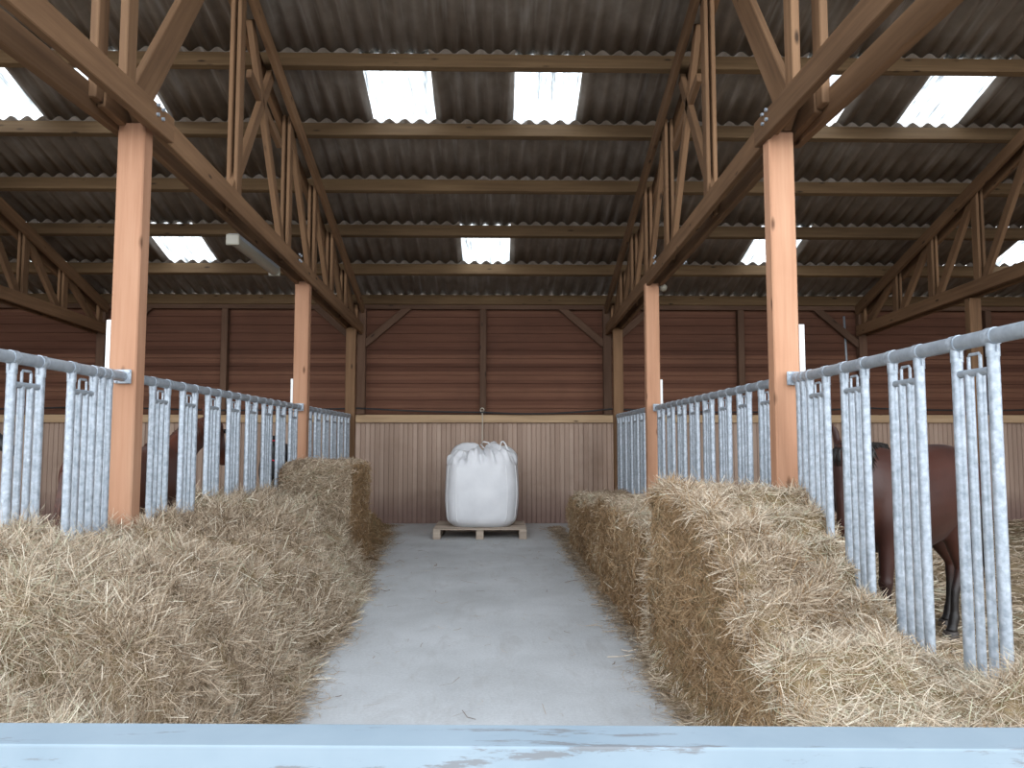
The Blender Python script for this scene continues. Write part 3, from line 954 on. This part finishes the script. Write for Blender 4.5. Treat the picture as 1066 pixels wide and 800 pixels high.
V, F = grid_surface(left_rows(0.95, 2.95, 0.045, [(0.9, 0.50), (2.2, 0.54), (2.6, 0.54), (2.95, 0.45)], closed=(False, False)))
o = hay_object('loose_hay', V, F, 75000, (0.06, 0.31), (0.0013, 0.0038), [M_STRAW], noise_amp=(0.07, 0.04), tone=(0.44, 0.26), lift=0.024)
tag(o, 'lower loose hay at the bottom left, right behind the gate rail', 'hay', kind='stuff')
V, F = grid_surface(left_rows(8.5, 11.9, 0.07, [(8.5, 0.55), (10.5, 0.5), (12, 0.3)], closed=(False, True), steep=0.25, n=34))
o = hay_object('loose_hay', V, F, 22000, (0.05, 0.2), (0.0015, 0.0035), [M_STRAWB], noise_amp=(0.05, 0.03), tone=(0.35, 0.2))
tag(o, 'low brown pile of hay behind the tall bale on the left, by the back wall', 'hay', kind='stuff')

# bales ------------------------------------------------------------
def bale_surface(x0, x1, y0, y1, h, step=0.045, r=0.05, top=None):
    """rounded block, five faces, each a fine grid"""
    def topz(x, y): return h + (top(x, y) if top else 0)
    V = []; F = []
    nx = max(2, int((x1 - x0) / step)); ny = max(2, int((y1 - y0) / step)); nz = max(2, int(h / step))
    def face(fun, a, b_):
        o = len(V)
        for j in range(b_ + 1):
            for i in range(a + 1): V.append(fun(i / a, j / b_))
        for j in range(b_):
            for i in range(a):
                k_ = o + j * (a + 1) + i
                F.append((k_, k_ + 1, k_ + a + 2, k_ + a + 1))
    def rnd(x, y, z):
        # pull edges in
        c = Vector((min(max(x, x0 + r), x1 - r), min(max(y, y0 + r), y1 - r), min(z, topz(x, y) - r)))
        p = Vector((x, y, z)); d = p - c
        if d.length > r: p = c + d.normalized() * r
        return (p.x, p.y, p.z)
    face(lambda u, v: rnd(x0 + (x1 - x0) * u, y0 + (y1 - y0) * v, topz(x0 + (x1 - x0) * u, y0 + (y1 - y0) * v)), nx, ny)
    face(lambda u, v: rnd(x0 + (x1 - x0) * u, y0, topz(x0 + (x1 - x0) * u, y0) * v), nx, nz)
    face(lambda u, v: rnd(x1 - (x1 - x0) * u, y1, topz(x1 - (x1 - x0) * u, y1) * v), nx, nz)
    face(lambda u, v: rnd(x0, y1 - (y1 - y0) * u, topz(x0, y1 - (y1 - y0) * u) * v), ny, nz)
    face(lambda u, v: rnd(x1, y0 + (y1 - y0) * u, topz(x1, y0 + (y1 - y0) * u) * v), ny, nz)
    return V, F
V, F = bale_surface(-2.14, -1.45, 7.72, 8.62, 1.06, top=lambda x, y: 0.03 * fbm(x, y, 3, 1))
o = hay_object('hay_bale', V, F, 42000, (0.03, 0.15), (0.0013, 0.0032), [M_STRAW, M_STRAWB], noise_amp=(0.02, 0.02), tilt=0.45, tone=(0.42, 0.2))
tag(o, 'tall square hay bale standing against the rear left post, with a brown cut side', 'hay bale')

def right_rows(ys, x_e, hfun, xb, n=70):
    rowsP = []
    for y in ys:
        e = x_e(y)
        h0 = hfun(e + 0.1, y)
        poly = [(e - 0.10, 0.0), (e - 0.02, 0.05)]
        for v in np.linspace(0.1, 1, 10): poly.append((e + 0.015 * math.sin(v * 9), (h0 - 0.05) * v))
        poly.append((e + 0.05, h0))
        for u in np.linspace(0.08, 1, 14):
            x = e + 0.05 + (xb - e - 0.05) * u
            poly.append((x, hfun(x, y)))
        R_ = resample(poly, n)
        rowsP.append([(x, y, max(0, z)) for x, z in R_])
    return rowsP
def smooth(a): a = min(1, max(0, a)); return a * a * (3 - 2 * a)
T_AISLE = [(0.9, 0.06), (1.9, 0.17), (2.5, 0.38), (3.25, 0.78), (3.62, 1.00), (3.9, 1.03), (5, 1.03)]
T_FENCE = [(0.9, 0.36), (2.0, 0.42), (2.55, 0.50), (2.9, 0.43), (3.4, 0.44), (3.9, 0.59), (4.25, 0.82), (4.55, 1.00), (5, 1.00)]
def h_front(x, y):
    """half-eaten bale: flat at the back, flakes stepping down toward the gate"""
    fx = min(1.0, max(0.0, (x - 0.95) / 0.85))
    yy = y + 0.10 * fbm(x, y, 1.6, 4)
    z = lerp_tab(T_AISLE, yy) * (1 - smooth(fx)) + lerp_tab(T_FENCE, yy) * smooth(fx)
    if z < 0.97:
        st = 0.125
        q = (z + 0.05 * fbm(x, y, 1.3, 6)) / st
        fl = math.floor(q); fr = q - fl
        z = (fl + smooth((fr - 0.74) / 0.22)) * st + 0.03 + 0.025 * fr
    z += 0.018 * fbm(x, y, 5, 3) + 0.03 * fbm(x, y, 2.2, 8)
    return max(0.03, z)
ys = list(np.arange(0.95, 4.86, 0.02)) + [4.87, 4.88]
def h_front_c(x, y):
    z = h_front(x, min(y, 4.85)) * (1 - 0.5 * smooth((x - 1.84) / 0.09))
    if y > 4.86: z *= 0.5 if y < 4.875 else 0.02
    return z
rowsP = right_rows(ys, lambda y: 0.965 + 0.03 * fbm(y, 0, 2, 3) + 0.015 * fbm(y, 0, 9, 3), h_front_c, 1.93, 76)
V, F = grid_surface(rowsP)
F = [f[::-1] for f in F]
o = hay_object('hay_bale', V, F, 185000, (0.04, 0.24), (0.0015, 0.0045), [M_STRAW, M_STRAWB], noise_amp=(0.03, 0.02), tilt=0.20, lift=0.012, bias=(1.3, 0.1, 0), tone=(0.56, 0.22), comb=1.6)
tag(o, 'large half-used hay bale on the right, its flakes stepping down toward the gate', 'hay bale')

for (y0, y1, h, x1, l, nn) in ((4.93, 7.35, 0.74, 1.72, 'low hay bale in the right row, directly behind the large half-used bale', 34000),
                           (7.38, 10.25, 0.60, 1.70, 'low dark hay bale at the far end of the right row', 24000)):
    V, F = bale_surface(0.96, x1, y0, y1, h, top=lambda x, y: 0.06 * fbm(x, y, 1.3, 5) + 0.02 * fbm(x, y, 5, 1), step=0.05, r=0.09)
    o = hay_object('hay_bale', V, F, nn, (0.04, 0.18), (0.0013, 0.0034), [M_STRAW, M_STRAWB], noise_amp=(0.05, 0.03), tilt=0.4, tone=(0.38, 0.2))
    tag(o, l, 'hay bale')

# stalks scattered over floor ---------------------------------------
def scatter(name, fun, n, label, cat, tone=0.45, thin=1.0, z0=0.0):
    P = []
    while len(P) < n:
        p = fun()
        if p: P.append(p)
    P = np.array(P)
    n = len(P)
    a = rng.random(n) * 2 * math.pi
    L = 0.03 + 0.13 * rng.random(n) ** 1.8
    W = 0.0016 * thin * (0.7 + rng.random(n)) * np.clip(P[:, 1] / 4, 0.9, 2)
    d = np.stack([np.cos(a), np.sin(a), rng.normal(size=n) * 0.10], 1)
    s = np.stack([-np.sin(a), np.cos(a), rng.normal(size=n) * 0.5], 1)
    h = np.abs(rng.normal(size=n)) * 0.012 + 0.004 + z0
    c = np.stack([P[:, 0], P[:, 1], h + (P[:, 2] if P.shape[1] > 2 else 0)], 1)
    cv = s * (rng.normal(size=n) * 0.12 * L)[:, None]
    SV = np.zeros((n, 3, 2, 3))
    for k_, t_ in enumerate((-0.5, 0, 0.5)):
        q = c + d * (t_ * L)[:, None] + (cv if k_ == 1 else 0)
        SV[:, k_, 0] = q - s * (W / 2)[:, None]; SV[:, k_, 1] = q + s * (W / 2)[:, None]
    SV[..., 2] = np.maximum(SV[..., 2], 0.0015 + z0)
    base = np.arange(n)[:, None] * 6
    Q = np.stack([np.concatenate([base + 2 * k_, base + 2 * k_ + 1, base + 2 * k_ + 3, base + 2 * k_ + 2], 1) for k_ in (0, 1)], 1).reshape(-1, 4)
    me = bpy.data.meshes.new(name)
    sv = SV.reshape(-1, 3)
    me.vertices.add(len(sv)); me.vertices.foreach_set('co', sv.ravel())
    me.loops.add(Q.size); me.loops.foreach_set('vertex_index', Q.ravel().astype(np.int32))
    me.polygons.add(len(Q)); me.polygons.foreach_set('loop_start', (np.arange(len(Q)) * 4).astype(np.int32)); me.polygons.foreach_set('loop_total', np.full(len(Q), 4, np.int32))
    me.materials.append(M_STRAW)
    att = me.attributes.new('tone', 'FLOAT', 'POINT')
    att.data.foreach_set('value', np.repeat(np.clip(tone + rng.normal(size=n) * 0.2, 0, 1), 6).astype(np.float32))
    me.update(calc_edges=True)
    o = bpy.data.objects.new(name, me); COL.objects.link(o)
    return tag(o, label, cat, kind='stuff')
def f_left():
    y = 1.2 + 10.9 * random.random() ** 1.0
    e = lerp_tab(XE_L, y)
    d = abs(random.gauss(0, 1)) * (0.10 + 0.06 * fbm(y, 0, 1.5, 2))
    return (e + d - 0.03, y)
def f_right():
    y = 1.2 + 10.6 * random.random()
    d = abs(random.gauss(0, 1)) * (0.09 + 0.05 * fbm(y, 3, 1.5, 2))
    return (0.97 - d, y)
scatter('scattered_stalks', f_left, 15000, 'thin fringe of hay stalks on the floor along the left heap', 'hay', 0.38)
scatter('scattered_stalks', f_right, 12000, 'thin fringe of hay stalks on the floor along the right bales', 'hay', 0.38)
def f_mid():
    return (random.uniform(-1.3, 0.95), random.uniform(2.5, 12.2))
scatter('scattered_stalks', f_mid, 260, 'a few loose hay stalks strewn over the middle of the grey aisle floor', 'hay', 0.3)

# stall bedding
for (x0, x1, side) in ((XW[0] + .15, XL - 0.12, 'left'), (XR + 0.12, XW[1] - .15, 'right')):
    nx, ny = 60, 90
    rowsP = []
    for j in range(ny + 1):
        y = -1.0 + (YW - 0.30 + 1.0) * j / ny
        rowsP.append([(x0 + (x1 - x0) * i / nx, y, 0.03 + 0.05 * (0.5 + fbm(x0 + (x1 - x0) * i / nx, y, 1.8, 3)) + 0.03 * fbm(x0 + (x1 - x0) * i / nx, y, 6, 3)) for i in range(nx + 1)])
    V, F = grid_surface(rowsP)
    o = hay_object('straw_bedding', V, F, 60000, (0.06, 0.24), (0.002, 0.0042), [M_STRAW], noise_amp=(0.02, 0.02), core=M_BED, tone=(0.5, 0.22), tilt=0.2)
    tag(o, 'trampled straw bedding covering the floor of the %s stall' % side, 'straw', kind='stuff')

# ------------------------------------------------------------------ horses
def coat(name, c1, c2, leg):
    m, nt, b, _ = new_mat(name)
    t = nt.nodes.new('ShaderNodeTexCoord')
    n = N(nt, 'ShaderNodeTexNoise', i_Scale=3.0, i_Detail=5.0); nt.links.new(t.outputs['Object'], n.inputs[0])
    r = ramp(nt, [(0.3, c1), (0.7, c2)]); nt.links.new(n.outputs[0], r.inputs[0])
    sp = nt.nodes.new('ShaderNodeSeparateXYZ'); nt.links.new(t.outputs['Object'], sp.inputs[0])
    rz = ramp(nt, [(0.30, (1, 1, 1)), (0.46, (0, 0, 0))]); nt.links.new(sp.outputs[2], rz.inputs[0])
    nt.links.new(mixc(nt, rz.outputs[0], r.outputs[0], leg), b.inputs['Base Color'])
    b.inputs['Roughness'].default_value = 0.45
    b.inputs['Specular IOR Level'].default_value = 0.4
    b.inputs['Sheen Weight'].default_value = 0.04
    n2 = N(nt, 'ShaderNodeTexNoise', i_Scale=90.0, i_Detail=2.0); nt.links.new(t.outputs['Object'], n2.inputs[0])
    bp = N(nt, 'ShaderNodeBump', i_Strength=0.12, i_Distance=0.004); nt.links.new(n2.outputs[0], bp.inputs['Height']); nt.links.new(bp.outputs[0], b.inputs['Normal'])
    return m
M_BAY = coat('bay_coat', (0.032, 0.010, 0.007), (0.065, 0.021, 0.013), (0.012, 0.009, 0.008))
M_CHEST = coat('chestnut_coat', (0.06, 0.018, 0.010), (0.11, 0.034, 0.018), (0.06, 0.02, 0.012))
M_BLK = coat('black_coat', (0.010, 0.010, 0.010), (0.022, 0.020, 0.020), (0.010, 0.009, 0.009))
M_HAIR = simple('black_horse_hair', (0.012, 0.010, 0.009), 0.5, 0, (0.03, 0.022, 0.018), 30)
M_HAIRB = simple('brown_horse_hair', (0.10, 0.035, 0.02), 0.5, 0, (0.05, 0.02, 0.012), 30)
M_EYE = simple('horse_eye', (0.008, 0.006, 0.005), 0.08)
M_HOOF = simple('horse_hoof', (0.06, 0.05, 0.045), 0.5)
M_RED = simple('red_halter_webbing', (0.50, 0.02, 0.035), 0.6)

def cr_interp(P, n):
    """catmull-rom over tuples (any dim)"""
    P = [np.array(p, float) for p in P]
    P = [2 * P[0] - P[1]] + P + [2 * P[-1] - P[-2]]
    out = []
    for i in range(1, len(P) - 2):
        for k_ in range(n):
            t = k_ / n
            a, b_, c, d = P[i - 1], P[i], P[i + 1], P[i + 2]
            out.append(0.5 * ((2 * b_) + (-a + c) * t + (2 * a - 5 * b_ + 4 * c - d) * t * t + (-a + 3 * b_ - 3 * c + d) * t ** 3))
    out.append(P[-2])
    return out
def loft(bm, stations, n=20, sub=5):
    """stations: (x,y,z, half-width, half-height); sections perpendicular to the path"""
    S = cr_interp(stations, sub)
    rings = []
    for i, s in enumerate(S):
        a = S[max(0, i - 1)][:3]; b_ = S[min(len(S) - 1, i + 1)][:3]
        t = Vector(b_ - a).normalized()
        ref = Vector((0, 1, 0))
        sd = (ref - t * ref.dot(t)).normalized()
        up = t.cross(sd)
        w, h = max(0.006, s[3]), max(0.006, s[4])
        rings.append([bm.verts.new(Vector(s[:3]) + sd * w * math.cos(2 * math.pi * k_ / n) + up * h * math.sin(2 * math.pi * k_ / n)) for k_ in range(n)])
    for A, B in zip(rings, rings[1:]):
        for k_ in range(n): bm.faces.new((A[k_], A[(k_ + 1) % n], B[(k_ + 1) % n], B[k_]))
    bm.faces.new(rings[0]); bm.faces.new(rings[-1][::-1])

def horse(loc, rz, poll, muzzle, mat, hair, label, hind=(0, 0), front=(0, 0), halter=None, belly=0.0, seed=1):
    t = empty('horse', loc, label, 'horse', None, rz)
    bm = bmesh.new()
    # trunk, withers at 1.28
    loft(bm, [(-0.66, 0, 1.02, 0.03, 0.05), (-0.62, 0, 1.02, 0.12, 0.15), (-0.50, 0, 1.01, 0.20, 0.235), (-0.30, 0, 0.985 - belly * .5, 0.225, 0.275 + belly * .5), (-0.05, 0, 0.93 - belly, 0.235, 0.285 + belly), (0.18, 0, 0.925 - belly, 0.225, 0.30 + belly), (0.38, 0, 0.965, 0.19, 0.30), (0.52, 0, 1.0, 0.155, 0.235), (0.60, 0, 1.0, 0.08, 0.13)], 28)
    # neck
    p, m = Vector(poll), Vector(muzzle)
    mid = Vector((0.42, 0, 1.08)).lerp(p, 0.5) + Vector((0, 0, 0.03))
    loft(bm, [(0.30, 0, 1.02, 0.13, 0.24), (0.46, mid.y * 0.3, 1.07, 0.11, 0.205), (mid.x, mid.y, mid.z - .03, 0.085, 0.15), (p.x - 0.05, p.y, p.z - 0.07, 0.07, 0.105), (p.x + .02, p.y, p.z - 0.06, 0.06, 0.075)], 22)
    # head: deep cheeks, narrow nose, blunt muzzle
    d = (m - p)
    n_ = Vector((d.z, 0, -d.x)).normalized()      # toward the throat side
    if n_.x > 0: n_ = -n_
    def hp(f, off, w, h): 
        q = p + d * f + n_ * off
        return (q.x, q.y, q.z, w, h)
    loft(bm, [hp(-0.06, 0.03, 0.03, 0.03), hp(0.02, 0.03, 0.065, 0.075), hp(0.20, 0.045, 0.082, 0.105), hp(0.38, 0.045, 0.078, 0.10), hp(0.58, 0.02, 0.055, 0.07), hp(0.78, 0.01, 0.048, 0.052), hp(0.92, 0.012, 0.053, 0.055), hp(1.0, 0.012, 0.04, 0.04)], 22)
    # ears
    for s in (-1, 1):
        e0 = p + Vector((-0.01, s * 0.045, -0.01)) 
        e1 = e0 + Vector((-0.01, s * 0.02, 0.0)) - d.normalized() * 0.045 + Vector((0, 0, 0.05))
        e2 = e0 + Vector((0.02, s * 0.03, 0.0)) - d.normalized() * 0.07 + Vector((0, 0, 0.085))
        loft(bm, [(*e0, 0.022, 0.02), (*e1, 0.024, 0.02), (*e2, 0.008, 0.008)], 12)
    # legs
    feet = []
    for s in (-1, 1):
        dx = front[0] if s > 0 else front[1]
        yy = s * 0.115
        loft(bm, [(0.36, yy, 0.98, 0.075, 0.15), (0.37, yy * 1.1, 0.80, 0.07, 0.105), (0.36 + dx * .3, yy * 1.05, 0.64, 0.052, 0.066), (0.365 + dx * .7, yy, 0.46, 0.040, 0.046), (0.37 + dx * .75, yy, 0.415, 0.043, 0.046), (0.365 + dx * .85, yy, 0.34, 0.027, 0.032), (0.36 + dx, yy, 0.19, 0.025, 0.029), (0.36 + dx, yy, 0.145, 0.032, 0.036), (0.385 + dx, yy, 0.085, 0.030, 0.032), (0.40 + dx, yy, 0.05, 0.042, 0.045)], 16, 4)
        feet.append((0.405 + dx, yy))
        dx = hind[0] if s > 0 else hind[1]
        yy = s * 0.105
        loft(bm, [(-0.42, yy, 1.02, 0.10, 0.19), (-0.40 + dx * .2, yy * 1.15, 0.84, 0.095, 0.165), (-0.40 + dx * .4, yy * 1.1, 0.69, 0.072, 0.115), (-0.47 + dx * .6, yy, 0.56, 0.046, 0.066), (-0.545 + dx * .8, yy, 0.46, 0.036, 0.050), (-0.54 + dx * .85, yy, 0.40, 0.033, 0.042), (-0.52 + dx, yy, 0.30, 0.026, 0.032), (-0.505 + dx, yy, 0.18, 0.026, 0.030), (-0.50 + dx, yy, 0.145, 0.033, 0.037), (-0.475 + dx, yy, 0.085, 0.030, 0.032), (-0.46 + dx, yy, 0.05, 0.042, 0.045)], 16, 4)
        feet.append((-0.455 + dx, yy))
    me = bpy.data.meshes.new('body'); bmesh.ops.recalc_face_normals(bm, faces=bm.faces); bm.to_mesh(me); bm.free()
    tmp = bpy.data.objects.new('tmp', me); COL.objects.link(tmp)
    rm = tmp.modifiers.new('r', 'REMESH'); rm.mode = 'VOXEL'; rm.voxel_size = 0.012
    sm = tmp.modifiers.new('s', 'SMOOTH'); sm.iterations = 5; sm.factor = 0.6
    dg = bpy.context.evaluated_depsgraph_get(); dg.update()
    me2 = bpy.data.meshes.new_from_object(tmp.evaluated_get(dg))
    bpy.data.objects.remove(tmp); me2.name = 'body'
    me2.materials.clear()
    link('body', me2, mat, t, True)
    for (fx, fy) in feet:
        bm = bmesh.new()
        bmesh.ops.create_cone(bm, cap_ends=True, segments=18, radius1=0.056, radius2=0.043, depth=0.06, matrix=Matrix.Translation((fx, fy, 0.032)))
        bm_obj('hoof', bm, M_HOOF, t, False)
    # eyes, nostrils
    for s in (-1, 1):
        q = p + d * 0.30 - n_ * 0.025 + Vector((0, s * 0.068, 0))
        bm = bmesh.new(); bmesh.ops.create_uvsphere(bm, u_segments=14, v_segments=10, radius=0.021, matrix=Matrix.Translation(q))
        bm_obj('eye', bm, M_EYE, t, True)
        q = p + d * 0.93 - n_ * 0.02 + Vector((0, s * 0.046, 0))
        bm = bmesh.new(); bmesh.ops.create_uvsphere(bm, u_segments=10, v_segments=8, radius=0.012, matrix=Matrix.Translation(q))
        bm_obj('nostril', bm, M_EYE, t, True)
    # mane: many thin locks from the crest
    r = random.Random(seed)
    bm = bmesh.new()
    crest = cr_interp([(0.26, 0, 1.26), (0.44, mid.y * 0.3, 1.27 if p.z > 1.1 else 1.24), (mid.x - 0.02, mid.y, mid.z + 0.115), (p.x - 0.06, p.y, p.z + 0.025), (p.x + 0.01, p.y, p.z + 0.015)], 12)
    for i in range(len(crest) * 5):
        c = crest[r.randrange(len(crest))]
        s = 1 if r.random() < 0.75 else -1
        ln = r.uniform(0.13, 0.22)
        c = Vector(c) + Vector((r.uniform(-.015, .015), 0, 0))
        P = [c, c + Vector((-0.005, s * 0.045, -0.01)), c + Vector((r.uniform(-.03, .01), s * 0.085, -ln * .5)), c + Vector((r.uniform(-.05, .02), s * 0.10, -ln))]
        add_path(bm, P, [0.006, 0.007, 0.006, 0.001], 4)
    # forelock
    for i in range(16):
        c = p + Vector((0, r.uniform(-.03, .03), 0.01))
        P = [c, c - n_ * 0.06 + d * 0.08, c - n_ * 0.062 + d * 0.25 + Vector((0, r.uniform(-.02, .02), 0))]
        add_path(bm, P, [0.006, 0.007, 0.001], 4)
    bm_obj('mane', bm, hair, t, True)
    bm = bmesh.new()
    for i in range(90):
        a = r.random() * 6.28; k_ = r.random() ** .5
        ox, oy = math.cos(a) * k_, math.sin(a) * k_
        zb_ = 0.30 + r.uniform(0, 0.2)
        P = [(-0.63, oy * 0.02, 1.13 + ox * .01), (-0.70 + ox * .02, oy * 0.03, 1.05), (-0.715 + ox * .045, oy * 0.055, 0.8), (-0.71 + ox * .05, oy * 0.06, 0.55), (-0.70 + ox * .04, oy * 0.045, zb_)]
        add_path(bm, P, [0.008, 0.009, 0.009, 0.007, 0.001], 4)
    bm_obj('tail', bm, hair, t, True)
    if halter:
        bm = bmesh.new()
        for f, w_, h_, o_ in ((0.64, 0.066, 0.078, 0.02), (0.12, 0.085, 0.105, 0.035)):
            c = p + d * f + n_ * o_
            tt = d.normalized()
            sd = Vector((0, 1, 0)); sd = (sd - tt * sd.dot(tt)).normalized(); up = tt.cross(sd)
            add_path(bm, [c + sd * w_ * math.cos(a) + up * h_ * math.sin(a) for a in np.linspace(0, 2 * math.pi, 25)[:-1]], 0.009, 6, closed=True)
        for s in (-1, 1):
            a_ = p + d * 0.12 + n_ * 0.05 + Vector((0, s * 0.09, 0)); b2 = p + d * 0.64 + n_ * 0.03 + Vector((0, s * 0.068, 0))
            add_path(bm, [a_, a_.lerp(b2, .5) + Vector((0, s * .012, 0)), b2], 0.009, 6)
        bm_obj('halter', bm, M_RED, t, True)
    return t
def local(loc, rz, w):
    return (Matrix.Rotation(-rz, 3, 'Z') @ (Vector(w) - Vector(loc)))
def put(loc, ang_, pollw, muzw, *a, **k_):
    rz = R(ang_)
    return horse(loc, rz, local(loc, rz, pollw), local(loc, rz, muzw), *a, **k_)
put((2.64, 4.95, 0.03), 207, (2.04, 4.52, 1.27), (2.00, 4.44, 0.75), M_BAY, M_HAIR, 'dark bay horse lowering its head to the hay behind the nearest right fence', hind=(0.22, -0.06), front=(0.03, -0.05), seed=2, belly=0.035)
put((-2.88, 6.12, 0.03), 80, (-2.58, 7.02, 1.50), (-2.55, 7.28, 1.10), M_CHEST, M_HAIRB, 'brown horse standing alongside the left feed fences behind the first left post', hind=(0.0, 0.05), seed=3)
put((-2.75, 9.75, 0.03), 282, (-2.52, 8.78, 1.33), (-2.50, 8.58, 0.92), M_BLK, M_HAIR, 'black horse with a red halter behind the bars near the rear left post', halter=True, seed=4)
put((-5.55, 7.1, 0.03), 2, (-4.72, 7.1, 1.47), (-4.36, 7.05, 1.20), M_BLK, M_HAIR, 'black horse whose head just shows at the far left edge', seed=5)

# ------------------------------------------------------------------ light
w = bpy.data.worlds.new('overcast_sky'); scn.world = w
w.use_nodes = True
nt = w.node_tree; nt.nodes.clear()
ow = nt.nodes.new('ShaderNodeOutputWorld'); bg = nt.nodes.new('ShaderNodeBackground')
tc = nt.nodes.new('ShaderNodeTexCoord'); sp = nt.nodes.new('ShaderNodeSeparateXYZ')
nt.links.new(tc.outputs['Generated'], sp.inputs[0])
r = ramp(nt, [(0.0, (0.97, 0.985, 1.0)), (0.3, (0.86, 0.90, 0.94)), (0.7, (0.60, 0.65, 0.72)), (1.0, (0.50, 0.57, 0.66))])
nt.links.new(sp.outputs[2], r.inputs[0]); nt.links.new(r.outputs[0], bg.inputs[0])
bg.inputs[1].default_value = 4.6
nt.links.new(bg.outputs[0], ow.inputs[0])
# portal in the open front (only guides sampling)
for (x, y, z, sx, sy, rot) in ((-.2, 1.55, 3.35, 20.2, 6.6, (R(90), 0, 0)),):
    L = bpy.data.lights.new('open_front_portal', 'AREA'); L.shape = 'RECTANGLE'; L.size = sx; L.size_y = sy
    L.cycles.is_portal = True
    lo = bpy.data.objects.new('open_front_portal', L); COL.objects.link(lo); lo.location = (x, y, z); lo.rotation_euler = rot

# ------------------------------------------------------------------ camera
f_px = 800.0
vx, vy, H_ = 518.0, 460.0, 1.3
ax = (vx - 533.0) / f_px; ay = (vy - 400.0) / f_px
th = math.atan(ay); ps = math.atan(-ax * math.cos(th))
fw = Vector((math.sin(ps) * math.cos(th), math.cos(ps) * math.cos(th), math.sin(th)))
rt = Vector((math.cos(ps), -math.sin(ps), 0)); upv = rt.cross(fw)
cam = bpy.data.cameras.new('camera'); cam.sensor_fit = 'HORIZONTAL'; cam.sensor_width = 36; cam.lens = 36 * f_px / 1066
cam.clip_start = 0.05
co = bpy.data.objects.new('camera', cam); COL.objects.link(co)
M = Matrix((rt, upv, -fw)).transposed().to_4x4(); M.translation = (0, 0, H_)
co.matrix_world = M
scn.camera = co
vs = scn.view_settings
vs.view_transform = 'Standard'; vs.look = 'None'; vs.gamma = 1; vs.use_curve_mapping = False
vs.exposure = 0.0
scn.cycles.max_bounces = 8; scn.cycles.diffuse_bounces = 5; scn.cycles.transparent_max_bounces = 8
scn.cycles.use_denoising = True
